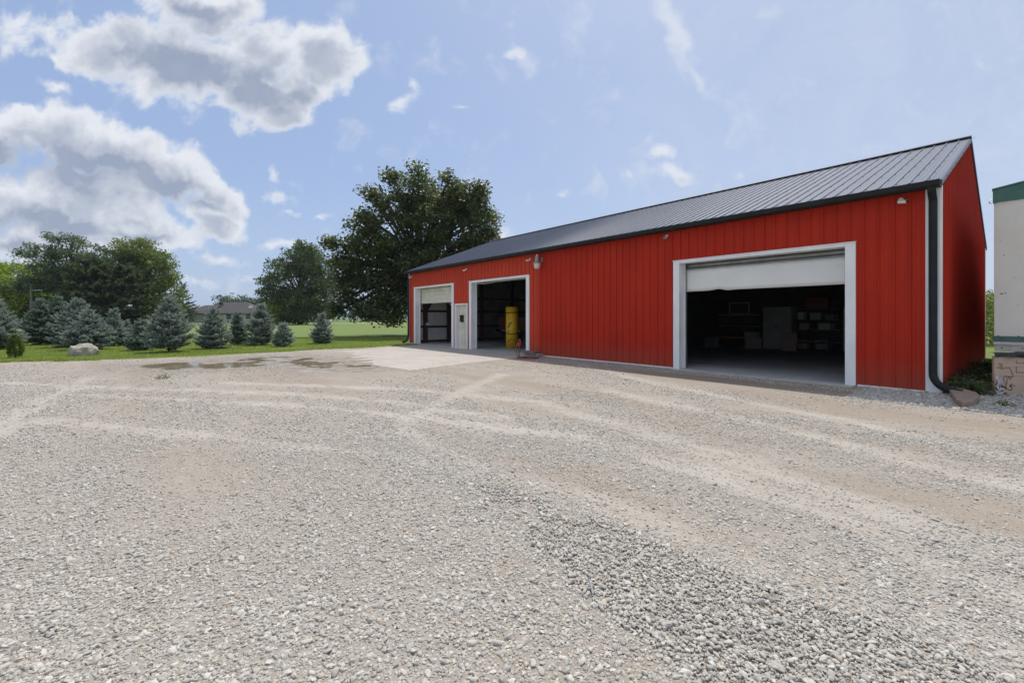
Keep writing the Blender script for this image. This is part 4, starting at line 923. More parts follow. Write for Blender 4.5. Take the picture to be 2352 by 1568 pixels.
for x in (.25, WT-.25): mb = MB(); mb.tube([(x-.14,11.2,.5),(x+.14,11.2,.5)], .33, 28); mb.build('wheel', M['rubber'], tr)
# carton
bx, by = at(2284, 8.60), 8.60
ct = empty('cardboard_carton', (bx, by, .02), R(-3), 'large tan flattened cardboard carton with marker lines standing under the trailer', 'carton')
MB().box((0,0,0),(1.5,.05,.735)).build('carton_body', M['card'], ct, bevel=.01)
mk = MB()
def stroke(pts, w=.006):
    w *= 1.5
    for (x0, z0), (x1, z1) in zip(pts[:-1], pts[1:]):
        d = Vector((x1-x0, z1-z0)); n = Vector((-d.y, d.x)).normalized()*w/2
        mk.add([(x0-n.x,-.0025,z0-n.y),(x1-n.x,-.0025,z1-n.y),(x1+n.x,-.0025,z1+n.y),(x0+n.x,-.0025,z0+n.y)], [(0,1,2,3)])
stroke([(.04,.50),(.08,.51),(.10,.495),(.13,.49),(.28,.51),(.35,.34),(.28,.33),(.20,.35)], .007)
stroke([(.19,.34),(.16,.30),(.18,.25),(.22,.22),(.24,.28),(.21,.33)]); stroke([(.25,.33),(.29,.28),(.31,.33)]); stroke([(.24,.22),(.20,.15),(.24,.09),(.30,.07),(.33,.11),(.28,.16),(.31,.20)], .008)
stroke([(.29,.17),(.32,.15),(.33,.2)], .009); stroke([(.35,.15),(.38,.165)], .012); stroke([(.02,.09),(.12,.20)]); stroke([(.05,.18),(.02,.20)])
for i, l in enumerate((.03,.06,.09,.12)): stroke([(.08+.02*i,.60),(.08+.02*i,.60-l)], .005)
stroke([(.40,.66),(.40,.60),(.55,.60),(.55,.66)], .006); stroke([(.40,.54),(.40,.42),(.55,.42)], .007); stroke([(0.005,.345),(.9,.345)], .003); stroke([(.0,.525),(.9,.525)], .002)
mk.build('marker_drawing', M['ink'], ct)
# black plastic over the carton
n1_, n2_ = 34, 14; vs = []
for i in range(n1_):
    for j in range(n2_):
        x = -.05+1.6*i/(n1_-1); t = j/(n2_-1)
        y = -.05+.16*t; z = .80+.05*fbm(np.array([x*4.+3]), np.array([y*5.]), 3)[0]
        if t < .2: z -= .085*(1-t/.2)**1.3; y = -.045+.02*math.sin(x*17)*(1-t/.2)
        vs.append((x, y, z))
mb = MB(); mb.add(vs, [(i*n2_+j, (i+1)*n2_+j, (i+1)*n2_+j+1, i*n2_+j+1) for i in range(n1_-1) for j in range(n2_-1)])
o = mb.build('plastic_sheet', M['tarp'], smooth=True); o.location = (bx, by, .0); o.rotation_euler = (0,0,R(-3)); tag(o, 'crumpled shiny black plastic sheet over the carton', 'plastic sheet')
# torn plastic rag
mb = MB(); vs = []; nx_, nz_ = 6, 14
for j in range(nz_):
    t = j/(nz_-1); cxr = -.03-.13*t*t; wd_ = .05+.07*math.sin(t*3)+.02*math.sin(t*11)
    for i in range(nx_): u_ = i/(nx_-1)-.5; vs.append((cxr+u_*wd_, -.10-.12*t*t+.03*math.sin(u_*9+t*8), .36*(1-t)+.03+.01*math.sin(i*2+j)))
mb.add(vs, [(j*nx_+i, j*nx_+i+1, (j+1)*nx_+i+1, (j+1)*nx_+i) for j in range(nz_-1) for i in range(nx_-1)])
o = mb.build('torn_plastic', M['rag'], smooth=True); o.location = (bx, by, 0); tag(o, 'torn white plastic wrapping hanging at the left of the carton', 'plastic')
# flagstone under the downspout
def rock(name, loc, size, mat, seed, sub=4, amp=.25, flatz=None, boxy=0):
    import bmesh
    bm = bmesh.new(); bmesh.ops.create_icosphere(bm, subdivisions=sub, radius=1); r = np.random.default_rng(seed); dirs = r.normal(size=(14, 3)); dirs /= np.linalg.norm(dirs, axis=1)[:, None]; off = r.uniform(.80, .97, 14)
    from mathutils import noise
    for v in bm.verts:
        p = v.co.copy(); n = p.normalized(); rad = 1
        for d_, o_ in zip(dirs, off):
            c = n.dot(Vector(d_)); 
            if c > .05: rad = min(rad, o_/c)
        p = n*rad; p += n*amp*.25*noise.fractal(p*2.2+Vector((seed, 0, 0)), 1, 2, 4)
        v.co = Vector((p.x*size[0], p.y*size[1], max(p.z, -.35)*size[2]))
    me = bpy.data.meshes.new(name); bm.to_mesh(me); bm.free(); me.materials.append(mat)
    me.polygons.foreach_set('use_smooth', [True]*len(me.polygons)); me.set_sharp_from_angle(angle=R(40))
    o = bpy.data.objects.new(name, me); COL.objects.link(o); o.location = loc; return o
pp = [gp(x, y) for x, y in [(2172,906),(2206,905.5),(2236,917),(2243,924),(2226,935),(2204,938),(2190,932)]]
mb = MB(); n = len(pp); cxm = sum(p[0] for p in pp)/n; cym = sum(p[1] for p in pp)/n
tp = [(x-cxm, y-cym, .115-.03*(y-cym < -.15)+.012*math.sin(7*x)) for x, y in pp]; bt = [(x*1.0, y, .0) for x, y, z in tp]
mb.add(tp+bt, [tuple(range(n-1,-1,-1)), tuple(range(n, 2*n))]+[(i, (i+1) % n, n+(i+1) % n, n+i) for i in range(n)])
o = mb.build('splash_stone', M['slab'], bevel=.02); o.location = (cxm, cym-.05, .03); tag(o, 'flat tan flagstone under the mouth of the downspout', 'stone')
# boulder on the lawn
q = gp(177, 819)
o = rock('boulder', (q[0], q[1]+.25, .12), (.46,.40,.42), M['boulder'], 9, amp=.8); o.rotation_euler = (0, R(-3), R(12)); tag(o, 'big pale rounded boulder lying on the lawn edge', 'boulder')
q = gp(1359, 1370); o = MB().box((-.006,-.034,0),(.006,.034,.008)).build('plastic_scrap', M['blue_scrap'], bevel=.003); o.location = (q[0], q[1], .045); o.rotation_euler = (R(25), 0, R(4)); tag(o, 'thin blue-grey plastic scrap lying in the gravel', 'scrap')

# ------------------------------------------------------------------ vegetation
def leaves(C, n_each, sig, size, flat_=.0, aspect=1.0):
    """quads around centres C (k,3); returns verts, faces"""
    k = len(C); N_ = k*n_each; c = np.repeat(C, n_each, 0)+np.clip(rng.normal(0, 1, (N_, 3)), -1.7, 1.7)*np.array(sig)
    nrm = rng.normal(0, 1, (N_, 3)); nrm[:, 2] += flat_*np.sign(nrm[:, 2]+.001)*2; nrm /= np.linalg.norm(nrm, axis=1)[:, None]
    a = np.cross(nrm, rng.normal(0, 1, (N_, 3))); a /= np.linalg.norm(a, axis=1)[:, None]; b = np.cross(nrm, a)
    s = size*rng.uniform(.6, 1.3, N_)[:, None]
    a = a*s*.5*aspect; b = b*s*.5
    V = np.stack([c-a, c-b*.7, c+a, c+b*.9], 1).reshape(-1, 3)
    return V, np.arange(4*N_).reshape(-1, 4)
def broadleaf(px, Yd, lobes, nsub, nleaf, leaf, mat, label, name='tree', trunk_r=.3, sig=.42, depth=.8, group=None, fork=.28, limb=True, spike=0, flat_=0, barkmat='bark', zmin=.2, cat='tree', shrink=.97):
    X = at(px, Yd); root = empty(name, (X, Yd, 0), 0, label, cat, group); k = Yd/F
    L_ = [((cx-px)*k*shrink, H+(HY-cy)*k*shrink, rx*k*shrink, ry*k*shrink) for cx, cy, rx, ry in lobes]
    halfw = max(abs(l[0])+l[2] for l in L_); area = sum(l[2]*l[3] for l in L_); C = []; limbs = []
    topz = max(l[1] for l in L_)
    for (lx_, lz, rx, rz) in L_:
        room = math.sqrt(max(.05, 1-(lx_/halfw)**2))*halfw*depth
        copies = 2 if rx < halfw*.6 else 1
        for cpy in range(copies+1):
            dy = rng.uniform(-1, 1)*max(0, room-rx*.6) if cpy else -max(0, room-rx*.6)*.7
            n = max(3, int(nsub*rx*rz/area/(copies+1)*1.0)); ry = (rx+rz)/2
            d = rng.normal(0, 1, (n, 3)); d /= np.linalg.norm(d, axis=1)[:, None]; rad = rng.uniform(.35, 1, n)**.6
            c = np.array([lx_, dy, lz])+d*rad[:, None]*np.array([rx, ry, rz]); C.append(c); limbs.append((Vector((lx_, dy, lz)), c))
    C = np.concatenate(C); C[:, 2] = np.maximum(C[:, 2], zmin)
    V, Fc = leaves(C, nleaf, (sig, sig, sig*.75), leaf, flat_)
    V[:, 2] = np.maximum(V[:, 2], .03)
    cr = npmesh('crown', V, Fc, mat, root)
    mb = MB(); zf = topz*fork
    mb.tube([(0,0,-.1),(.02,0,zf*.5),(.05,.05,zf),(0,0,topz*.6),(.1,0,topz*.9)], [trunk_r*1.25, trunk_r, trunk_r*.85, trunk_r*.5, trunk_r*.1], 10)
    if limb:
        for c, subs in limbs:
            s = Vector((0, 0, zf+rng.uniform(-.1, .35)*max(c.z-zf, .5))); mid = s.lerp(c, .5)+Vector((0, 0, .12*(c-s).length))
            mb.tube([s, mid, c], [trunk_r*.38, trunk_r*.24, trunk_r*.12], 6)
            for q in subs[::3]:
                q = Vector(q); mb.tube([c.lerp(mid, .2), (c+q)/2+Vector((0, 0, .1)), q], [trunk_r*.1, trunk_r*.06, trunk_r*.03], 4)
    mb.build('trunk', M[barkmat], root, smooth=True)
    return root
ML = dict(
    maple=leafmat('dark_maple_leaf', (.055,.075,.032), (.135,.165,.065), .30, .42, .25, .5),
    mid=leafmat('mid_green_leaf', (.075,.115,.034), (.20,.245,.07), .38, .42, .12),
    deep=leafmat('deep_green_leaf', (.045,.075,.03), (.125,.165,.055), .26, .42, .18),
    bright=leafmat('bright_green_leaf', (.15,.22,.04), (.25,.32,.07), .42, .45, .12),
    pine=leafmat('pine_needles', (.06,.10,.05), (.12,.17,.08), .3, .5, .15),
    olive=leafmat('olive_conifer', (.045,.068,.03), (.12,.15,.06), .24, .5, .2),
    spruce=leafmat('blue_spruce_needles', (.19,.235,.205), (.38,.43,.385), .28, .5, .8),
    spruce_d=leafmat('dull_spruce_needles', (.14,.19,.15), (.26,.32,.26), .28, .5, .8),
    arb=leafmat('arborvitae', (.07,.11,.025), (.14,.19,.045), .3, .5, 2),
    far=leafmat('far_leaf', (.05,.08,.04), (.08,.12,.055), .3, .6, .05))
# the big maple behind the barn
broadleaf(962, 37, [(764,556,15,9),(772,592,14,9),(838,492,16,12),(868,455,14,12),(915,415,16,12),(975,398,18,12),(1045,415,16,10),(1110,430,14,12),(1132,480,16,14),(1142,535,14,12),(1148,575,12,10),(778,640,16,9),(775,715,14,9),(840,728,24,9),(900,735,20,8),(960,432,52,40),(1030,440,40,30),(1080,455,48,36),(905,470,50,38),(1000,500,80,55),(1095,510,46,48),(1105,560,38,32),(850,520,38,32),(870,560,60,42),(797,560,30,26),(790,600,28,22),(935,590,80,55),(1040,590,80,50),(830,630,50,38),
                    (905,660,70,40),(860,700,60,26),(795,680,28,30),(1010,640,70,40),(940,700,50,25),(885,715,30,20),(810,655,26,20)],
          1050, 60, .24, ML['maple'], 'huge dark broad-crowned tree rising behind the left end of the barn', trunk_r=.42, sig=.36, flat_=.35, depth=.5, shrink=.965)
broadleaf(690, 100, [(690,728,50,14),(730,725,30,14),(650,722,28,14),(700,690,70,34),(700,590,42,32),(738,615,26,36),(662,622,30,28),(626,652,18,22),(745,655,18,20),(612,672,10,12),(715,568,18,12),(685,600,30,30),(700,650,60,40),(740,670,32,40),(650,690,42,34),(700,710,62,34),(620,690,14,18),(755,715,16,22),(720,580,22,20)],
          700, 52, .42, ML['deep'], 'tall rounded green tree on the lawn between the house and the dark maple', trunk_r=.5, sig=.62, zmin=.4)
broadleaf(632, 96, [(632,705,20,14),(645,718,18,16),(620,728,16,12),(635,733,22,10)], 90, 50, .38, ML['bright'], 'lime green shrub in front of the tall rounded tree', name='shrub', trunk_r=.12, sig=.5, cat='shrub', fork=.1)
broadleaf(325, 84, [(330,575,46,30),(380,600,26,28),(290,590,40,30),(350,630,50,36),(395,635,16,18),(300,650,50,40),(370,675,36,32),(380,715,24,22),(330,700,50,36)],
          560, 50, .36, ML['mid'], 'tall leafy tree standing right of the layered pine', trunk_r=.45, sig=.55)
broadleaf(175, 76, [(180,548,26,10),(205,562,30,10),(120,572,30,9),(150,590,40,11),(210,590,36,12),(100,585,16,7),(190,618,52,13),(120,625,34,10),(235,615,26,12),(90,650,34,16),(150,655,50,18),(220,650,50,20),(60,660,24,14),(160,570,20,9)],
          420, 60, .30, ML['pine'], 'tall blue-green pine with layered horizontal boughs', name='pine_tree', trunk_r=.35, sig=.45, depth=.6, flat_=.2)
broadleaf(20, 78, [(20,630,50,32),(60,650,28,24),(-40,630,50,40),(20,680,60,40),(70,690,22,30),(-50,690,60,40),(30,715,60,20)],
          420, 60, .38, ML['bright'], 'bright yellow-green tree at the left edge of the lawn', trunk_r=.4, sig=.62)
broadleaf(110, 92, [(90,612,30,14),(115,640,40,30),(110,690,50,40)], 180, 50, .45, ML['mid'], 'green tree peeking out between the bright tree and the pine', trunk_r=.35, sig=.7)
broadleaf(545, 190, [(548,688,16,8),(570,694,16,8),(600,700,26,10),(560,705,40,12),(630,702,30,12)], 160, 40, .7, ML['far'], 'low green tree showing over the right of the house roof', trunk_r=.3, sig=1.1)
broadleaf(405, 130, [(405,700,14,9),(415,712,16,12),(395,716,14,12)], 90, 40, .5, ML['mid'], 'small green tree at the left end of the far house', trunk_r=.2, sig=.7)

def conifer(px, ybase, ytip, wpx, mat, label, name='spruce_tree', Yd=None, seed=0, bare=.05, shape=.85, shoot=.16, dens=1.0, droop=.0, group=None, thick=.030, barkr=.05, top=.12, full=1.0, cat='spruce', lean=0):
    """whorls of boughs, each carrying needle-covered shoots"""
    Yd = Yd or F*H/(ybase-HY); k = Yd/F; h = H+(HY-ytip)*k; Rm = wpx*k/2; X = at(px, Yd)
    r = np.random.default_rng(seed); root = empty(name, (X, Yd, 0), r.uniform(0, 6), label, cat, group)
    A, Bp, TH_ = [], [], []; tw = MB()
    nlev = max(9, int(h/(.20*shoot/.16)*dens)); 
    for i in range(nlev):
        t = (i+.3)/nlev; z = bare*h+(h*(1-bare))*t; dzl = h*(1-bare)/nlev
        prof = min(1, (1-t)**shape*1.08+.02)*(1 if t > .14 else .72+2*t)
        Lb = Rm*prof*1.02; nb = int(max(5, (6+11*(1-t))*dens))
        a0 = r.uniform(0, 6.28)
        for j in range(nb):
            a = a0+j*2*math.pi/nb+r.normal(0, .16); L_ = Lb*r.uniform(.72, 1.14); el = (.10+.75*t*t)+r.normal(0, .13)-droop
            d = np.array([math.cos(a)*math.cos(el), math.sin(a)*math.cos(el), math.sin(el)]); side = np.array([-math.sin(a), math.cos(a), 0.])
            p0 = np.array([lean*z, 0, z+r.uniform(-.75, .75)*dzl])
            if Yd < 60: tw.tube([tuple(p0), tuple(p0+d*L_*.8+np.array([0,0,-.04*L_]))], [.012, .005], 4, caps=False)
            ns = max(2, int(L_/(shoot*.42)))
            for s in range(ns):
                u = (s+.7)/ns
                if u < .22 and t < .8: continue
                c = p0+d*L_*u+np.array([0, 0, -.05*L_*math.sin(u*3.1)+.10*L_*u*u])
                for sg in ((-1, 1, 0) if s < ns-1 else (0,)):
                    ln = shoot*r.uniform(.7, 1.3)*(1.0 if sg else .9)*(1.15-.35*u)
                    dv = d*r.uniform(.5, .9)+side*sg*r.uniform(.55, 1.0)+np.array([0, 0, r.uniform(-.1, .45)]); 
                    if sg == 0: dv = d+np.array([0, 0, r.uniform(.05, .6)])+side*r.normal(0, .2)
                    dv /= np.linalg.norm(dv)
                    if r.random() > full: continue
                    A.append(c); Bp.append(c+dv*ln); TH_.append(thick*r.uniform(.8, 1.25))
    for q in range(4):                       # leader
        z = h*(1-top*(q+1)/5); A.append(np.array([lean*z, 0, z-.02])); Bp.append(np.array([lean*z+r.normal(0, .01), r.normal(0, .01), z+h*top*.28])); TH_.append(thick)
    A = np.array(A); Bp = np.array(Bp); T_ = np.array(TH_); n = len(A)
    D = Bp-A; Ln = np.linalg.norm(D, axis=1)[:, None]; Dn = D/Ln; u = np.cross(Dn, np.array([.3, .2, 1.])); u /= np.linalg.norm(u, axis=1)[:, None]; v = np.cross(Dn, u)
    # needles: slim triangles radiating along each shoot
    NN = 22; V = []
    for q in range(NN):
        f = (q+.5)/NN; ph = r.uniform(0, 6.28, n)[:, None]+q*2.4; rad = (u*np.cos(ph)+v*np.sin(ph)); base = A+D*f
        tipv = base+rad*T_[:, None]*(1.25-.4*f)+Dn*T_[:, None]*1.1
        wv = np.cross(Dn, rad)*T_[:, None]*.30
        V.append(np.stack([base-wv-Dn*T_[:, None]*.3, base+wv-Dn*T_[:, None]*.3, tipv], 1))
    V = np.concatenate(V).reshape(-1, 3); V[:, 2] = np.maximum(V[:, 2], .02)
    npmesh('crown', V, np.arange(len(V)).reshape(-1, 3), mat, root)
    tw.tube([(0,0,-.05),(lean*h*.5,0,h*.5),(lean*h*.97,0,h*.97)], [barkr*h/2.2, barkr*h/4, .008], 8); tw.build('trunk', M['bark2'], root, smooth=True)
    return root
G1 = 'young blue spruces in a row on the lawn'
SP = [(-8,803,692,108,'spruce','large blue spruce cut off by the left edge of the picture'),
      (92,792,690,84,'spruce_d','tall dull green spruce at the left end of the clump behind the boulder'),
      (132,791,684,96,'spruce_d','broad spruce behind the boulder, pressed against the taller dull one'),
      (178,797,688,104,'spruce','pointed silvery spruce in the middle of the clump behind the boulder'),
      (203,804,715,104,'spruce','low wide blue spruce directly behind the right end of the boulder'),
      (262,795,712,56,'spruce','narrow blue spruce just right of the clump behind the boulder'),
      (288,793,741,52,'spruce_d','short spruce tucked low beside the narrow blue one'),
      (326,805,738,62,'spruce_d','short dull spruce leaning on the left skirt of the biggest blue spruce'),
      (389,809,683,106,'spruce','biggest free-standing blue spruce with a visible trunk, left of the house'),
      (491,801,711,80,'spruce','wide-skirted blue spruce in front of the left half of the house'),
      (546,792,721,48,'spruce_d','slim dark spruce in front of the middle of the house'),
      (599,793,697,76,'spruce','tall full blue spruce in front of the right end of the house'),
      (651,796,744,48,'spruce','small blue spruce in front of the lime green shrub'),
      (739,789,723,56,'spruce','lone small spruce farthest right, nearest the barn')]
for i, (px, yb_, yt, w_, mt, lab) in enumerate(SP):
    conifer(px, yb_, yt+2, w_*.93, ML[mt], lab, seed=20+i, group=G1, bare=.07 if i != 8 else .10, shoot=.20, thick=.050, dens=1.2)
# bud shaped shrub at the left
def bud(px, yb_, yt, w_, mat, label, n=200):
    Yd = F*H/(yb_-HY); k = Yd/F; h = H+(HY-yt)*k; root = empty('shrub', (at(px, Yd), Yd, 0), 0, label, 'shrub'); t = rng.uniform(.14, 1, n); a = rng.uniform(0, 6.28, n)
    rr = w_*k/2*np.sin(np.clip(t, 0, 1)**.8*3.0)**.7*rng.uniform(.5, 1, n)**.5; C = np.stack([rr*np.cos(a), rr*np.sin(a), t*h*.97], 1)
    V, Fc = leaves(C, 34, (.035, .035, .05), .05, 0, .45); npmesh('foliage', V, Fc, mat, root); MB().tube([(0,0,-.02),(0,0,h*.4)], [.03, .015], 6).build('stem', M['bark2'], root)
bud(35, 823, 769, 25, ML['arb'], 'small egg-shaped green shrub alone on the lawn by the left edge')
def low_shrub(px, yb_, w_, hh, mat, label, n=60, leaf=.06):
    Yd = F*H/(yb_-HY); k = Yd/F; root = empty('shrub', (at(px, Yd), Yd, 0), 0, label, 'shrub'); w_ = w_*k/2; hh = hh*k
    d = rng.normal(0, 1, (n, 3)); d /= np.linalg.norm(d, axis=1)[:, None]; C = d*rng.uniform(.3, 1, n)[:, None]**.6*np.array([w_, w_, hh/2])+np.array([0, 0, hh/2])
    V, Fc = leaves(C, 30, (.05, .05, .05), leaf); V[:, 2] = np.maximum(V[:, 2], .02); npmesh('foliage', V, Fc, mat, root)
    mb = MB()
    for q in C[::8]: mb.tube([(0,0,0), tuple(q)], [.012, .005], 4)
    mb.build('stem', M['bark2'], root)
low_shrub(238, 793, 34, 15, leafmat('coral_leaf', (.36,.14,.07), (.48,.22,.12), .3), 'low coral-tinted shrub beside the low wide spruce', 40)
low_shrub(7, 796, 26, 22, leafmat('yellow_leaf', (.20,.22,.03), (.36,.30,.05), .35), 'low yellow-green shrub at the foot of the leftmost spruce', 50)
# taller dark conifers behind the young spruces
conifer(218, 752, 600, 160, ML['olive'], 'tall dark olive conifer with feathery top, behind the young spruces', name='conifer_tree', seed=71, shoot=.75, thick=.28, dens=.95, bare=.02, shape=.62, barkr=.04, cat='conifer')
conifer(160, 750, 628, 130, ML['olive'], 'dark olive conifer left of the tallest feathery one', name='conifer_tree', seed=72, shoot=.75, thick=.28, dens=.95, bare=.02, shape=.6, barkr=.04, cat='conifer')
conifer(285, 752, 618, 140, ML['olive'], 'broad drooping dark conifer at the right of the dark group', name='conifer_tree', seed=73, shoot=.75, thick=.28, dens=.95, bare=.02, shape=.6, droop=.2, barkr=.04, cat='conifer')
conifer(60, 749, 688, 44, ML['pine'], 'narrow dark cone-shaped evergreen at the foot of the utility pole', name='conifer_tree', seed=74, shoot=.5, thick=.16, dens=.8, bare=.01, barkr=.04, cat='conifer')
conifer(421, 742, 654, 66, ML['olive'], 'distant open spruce poking up left of the house roof', name='spruce_tree', seed=75, shoot=.9, thick=.20, dens=.55, bare=.06, full=.8, shape=.8, barkr=.03)
# bushes in the gap between barn and trailer, weeds at the gable
def clump(lx, ly, w, h_, n, mat, label, name='bush', cat='bush', leaf=.10, sig=.15, nl=30):
    p = lw(lx, ly); root = empty(name, (p[0], p[1], 0), 0, label, cat)
    C = np.stack([rng.normal(0, w/2.5, n), rng.normal(0, w/2.5, n), rng.uniform(.05, 1, n)*h_], 1); V, Fc = leaves(C, nl, sig, leaf); V[:, 2] = np.abs(V[:, 2])+.02; npmesh('foliage', V, Fc, mat, root)
    mb = MB()
    for q in C[::6]: mb.tube([(q[0]*.4, q[1]*.4, 0), tuple(q)], [.012, .004], 4)
    mb.build('stem', M['bark2'], root)
q = (at(2276, 24), 24); l_ = wl(*q); clump(l_[0]+1.2, l_[1], 4.5, 2.5, 300, ML['mid'], 'leafy green bush seen through the gap between barn and trailer', leaf=.14, sig=.25)
q = (at(2277, 60), 60); l_ = wl(*q); clump(l_[0], l_[1], 6, 4.6, 160, ML['mid'], 'far green thicket seen through the gap above the nearer bush', name='bush', leaf=.3, sig=.6, nl=40)
wd_list = [(22.35, 1.2, 'weeds growing at the shaded foot of the gable, nearest the downspout'), (22.5, 3.0, 'weeds along the middle of the gable foot'), (22.6, 5.5, 'weeds along the far half of the gable foot'), (22.3, .35, 'dark weed tuft between the downspout and the carton')]
for lx_, ly_, lab in wd_list: clump(min(lx_, 22.25), ly_, .36, .22, 40, ML['olive'], lab, name='weeds', cat='weeds', leaf=.055, sig=.07, nl=26)
p = gp(2305, 935); l_ = wl(*p); clump(l_[0], l_[1], .13, .07, 10, ML['arb'], 'small green weed in the coarse gravel in front of the carton', name='weed', cat='weed', leaf=.03, sig=.04, nl=14)
p = gp(379, 870); l_ = wl(*p); clump(l_[0], l_[1], .16, .07, 10, ML['arb'], 'tiny weed tuft growing alone in the gravel lot', name='weed', cat='weed', leaf=.03, sig=.04, nl=12)

# far tree line
def treeline():
    C = []
    for x in np.arange(-620, 1500, 7.0):
        y = 760+60*math.sin(x*.004); h_ = 7+5*fbm(np.array([x*.02]), np.array([3.]), 3)[0]+rng.uniform(-1, 1.5)
        n = 16; C.append(np.stack([x+rng.normal(0, 4, n), y+rng.normal(0, 5, n), rng.uniform(.1, 1, n)**.7*h_], 1))
    V, Fc = leaves(np.concatenate(C), 10, 1.3, 2.4); V[:, 2] = np.abs(V[:, 2])
    o = npmesh('far_woods', V, Fc, ML['far']); tag(o, 'distant hazy line of woods beyond the crop field', 'woods', kind='stuff')
treeline()

# ------------------------------------------------------------------ far house and small far things
HYd = 134.0; kx = HYd/F; hx0, hx1 = at(417, HYd), at(592, HYd); zw = 2.9
ho = empty('house', (0, 0, 0), 0, 'low pale brick house with charcoal hip roof beyond the lawn', 'house'); ho.location = (hx0, HYd, 0); wdt = hx1-hx0
MB().box((0,0,0),(wdt,9,zw)).build('wall', M['brick'], ho)
def hip(x0, x1, y0, y1, z0, z1, r0, r1):
    mb = MB(); ym = (y0+y1)/2; mb.add([(x0,y0,z0),(x1,y0,z0),(x1,y1,z0),(x0,y1,z0),(r0,ym,z1),(r1,ym,z1)], [(0,1,5,4),(1,2,5),(2,3,4,5),(3,0,4),(3,2,1,0)]); return mb
rf = hip(5.5,wdt+.7,-1.2,10.2,zw,zw+3.55, 9.4, wdt-6).build('roof', M['shingle'], ho); tag(rf, 'taller main hip roof'); hip(-.9,12,-.6,9.6,zw+.01,zw+2.6, 4.2, 9).build('roof', M['shingle'], ho)
mb = MB(); mb.box((-.9,-.66,zw-.16),(wdt+.7,-.60,zw)); mb.build('eave_board', M['fence'], ho)
for cpx, w_, z0, z1 in ((555-8,1.6,1.05,2.7),(590,1.5,1.05,2.7)):
    pass
for cpx, ww in ((526,1.6),(570,1.5)):
    x = at(cpx, HYd)-hx0; fr = MB(); z0, z1 = 1.1, 2.65
    for q in ((x-ww/2,z0,x-ww/2+.09,z1),(x+ww/2-.09,z0,x+ww/2,z1),(x-ww/2+.09,z0,x+ww/2-.09,z0+.1),(x-ww/2+.09,z1-.1,x+ww/2-.09,z1),(x-ww/2+.09,(z0+z1)/2-.04,x+ww/2-.09,(z0+z1)/2+.04)): fr.box((q[0],-.06,q[1]),(q[2],0,q[3]))
    f_ = fr.build('window', M['fridge'], ho); MB().box((x-ww/2+.09,-.03,z0+.1),(x+ww/2-.09,-.01,z1-.1)).build('pane', M['glass_dark'], f_)
x = at(424, HYd)-hx0; MB().box((x-.7,-.04,.9),(x+.9,-.002,2.4)).build('window', M['glass_dark'], ho)
MB().box((at(480,HYd)-hx0+1.5,2.2,zw+2.6),(at(480,HYd)-hx0+2.6,2.7,zw+3.3)).build('roof_vent', M['fence'], ho)
ds = empty('satellite_dish', (at(576,132.5), 132.5, 4.0), 0, 'small grey satellite dish on the right slope of the house roof', 'satellite dish')
mb = MB(); mb.lathe([(.02,0),(.4,.05),(.62,.17)],16); o = mb.build('dish', M['rail_grey'], ds); o.rotation_euler = (R(40),0,R(20)); o.location=(0,0,.7); MB().cyl((0,0,-.6),(0,0,.68),.05,8).build('mast', M['rail_grey'], ds)
# fence in front of the house
fe = empty('chain_fence', (at(417,92), 92, 0), 0, 'low black wire fence in front of the far house', 'fence')
xs_ = [0]+[at(p, 92)-at(417, 92) for p in (441, 465, 493, 524, 558, 590)]
for x in xs_: MB().cyl((x,0,0),(x,0,1.5),.055,8).build('post', M['fence'], fe)
mb = MB()
for z, r_ in ((1.4,.03),(.9,.012),(.5,.012),(.12,.018)): mb.cyl((0,0,z),(xs_[-1],0,z),r_,6)
mb.build('wire', M['fence'], fe)
# poles and antenna behind the house
for cpx, ytop, lab in ((496,701,'leftmost of the three thin utility poles behind the house roof'),(510,703,'middle one of the three thin utility poles behind the house roof'),(530,705,'shortest utility pole, just left of the antenna tower')):
    Yd = 210; zt = H+(HY-ytop+8)*Yd/F; r = empty('utility_pole', (at(cpx,Yd),Yd,0), 0, lab, 'utility pole', 'utility poles behind the house')
    MB().cyl((0,0,0),(0,0,zt),.16,8).build('pole', M['pole'], r); MB().box((-.9,-.06,zt-1.0),(.9,.06,zt-.85)).build('crossarm', M['pole'], r)
Yd = 200; zt = H+(HY-672.5)*Yd/F; an = empty('antenna_tower', (at(533,Yd),Yd,0), 0, 'slender antenna mast with two rings of panels behind the house', 'antenna')
MB().cyl((0,0,0),(0,0,zt),.14,8).build('mast', M['galv'], an)
mb = MB()
for z, r_ in ((zt-.2,.75),(zt-3.2,.65)):
    for a in range(6): t = a*math.pi/3; mb.box((r_*math.cos(t)-.12,r_*math.sin(t)-.12,z-.3),(r_*math.cos(t)+.12,r_*math.sin(t)+.12,z+.3)); mb.bar((0,0,z),(r_*math.cos(t),r_*math.sin(t),z),.05)
mb.build('antenna_panels', M['galv'], an)
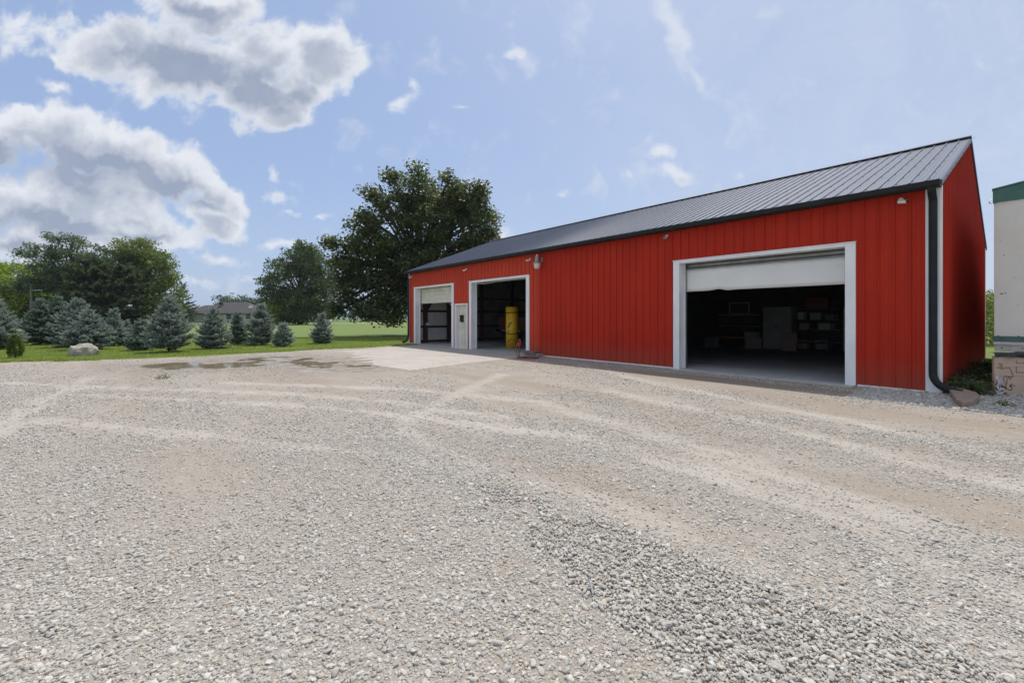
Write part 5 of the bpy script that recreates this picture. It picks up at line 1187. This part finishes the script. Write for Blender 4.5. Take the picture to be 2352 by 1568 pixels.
# utility pole at the left with wires
Yd = 72; zt = H+(HY-652)*Yd/F; up = empty('utility_pole', (at(72,Yd),Yd,0), 0, 'grey wooden utility pole with a short arm and wires, among the left trees', 'utility pole')
MB().tube([(0,0,0),(0,0,zt)],[.2,.16],10).build('pole', M['pole'], up); MB().box((-.1,-.1,zt-1.1),(1.9,.0,zt-.95)).build('crossarm', M['galv'], up)
mb = MB()
for z, dz in ((zt+.9,.5),(zt-.9,.3)):
    mb.tube([(0 if z < zt else -.4,0,z-.0 if z<zt else zt+.6)]+[(-40*t, -3*t, (z if z<zt else zt+.6)-1.2*math.sin(math.pi*t)) for t in np.linspace(.05,1,12)],.03,5)
mb.tube([(0,0,zt-.02),(-.1,0,zt+.7)],.05,6); mb.build('wire', M['fence'], up)
# propane tank beyond the lone spruce
pt = empty('propane_tank', (at(751,104),104,0), R(70), 'rounded pale propane tank on the far lawn, behind the lone small spruce', 'tank')
mb = MB(); pr = [(.02,-1.45),(.2,-1.42),(.36,-1.32),(.46,-1.15),(.49,-.95),(.49,.95),(.46,1.15),(.36,1.32),(.2,1.42),(.02,1.45)]; mb.lathe(pr,20); o = mb.build('tank_body', M['tank'], pt, smooth=True); o.rotation_euler = (0,R(90),0); o.location = (0,0,.72)
for x in (-.8,.8): MB().box((x-.08,-.35,0),(x+.08,.35,.3)).build('foot', M['galv'], pt)
MB().lathe([(.14,0),(.16,.05),(.16,.18),(.05,.24)],12,(0,0,1.2)).build('valve_cap', M['tank'], pt)

# ------------------------------------------------------------------ summer haze over the flat land
def haze():
    m = bpy.data.materials.new('haze'); m.use_nodes = True; nt = m.node_tree; nt.nodes.clear()
    o = nt.nodes.new('ShaderNodeOutputMaterial'); v = nt.nodes.new('ShaderNodeVolumePrincipled'); v.inputs['Color'].default_value = (.75, .85, 1, 1); v.inputs['Density'].default_value = .00018; v.inputs['Anisotropy'].default_value = .3
    nt.links.new(v.outputs[0], o.inputs['Volume'])
    b = MB().box((-1100,-60,-1),(1700,1100,34)).build('haze', m); tag(b, 'thin pale summer haze over the fields', 'haze', kind='stuff')
HAZE = True
if HAZE: haze()
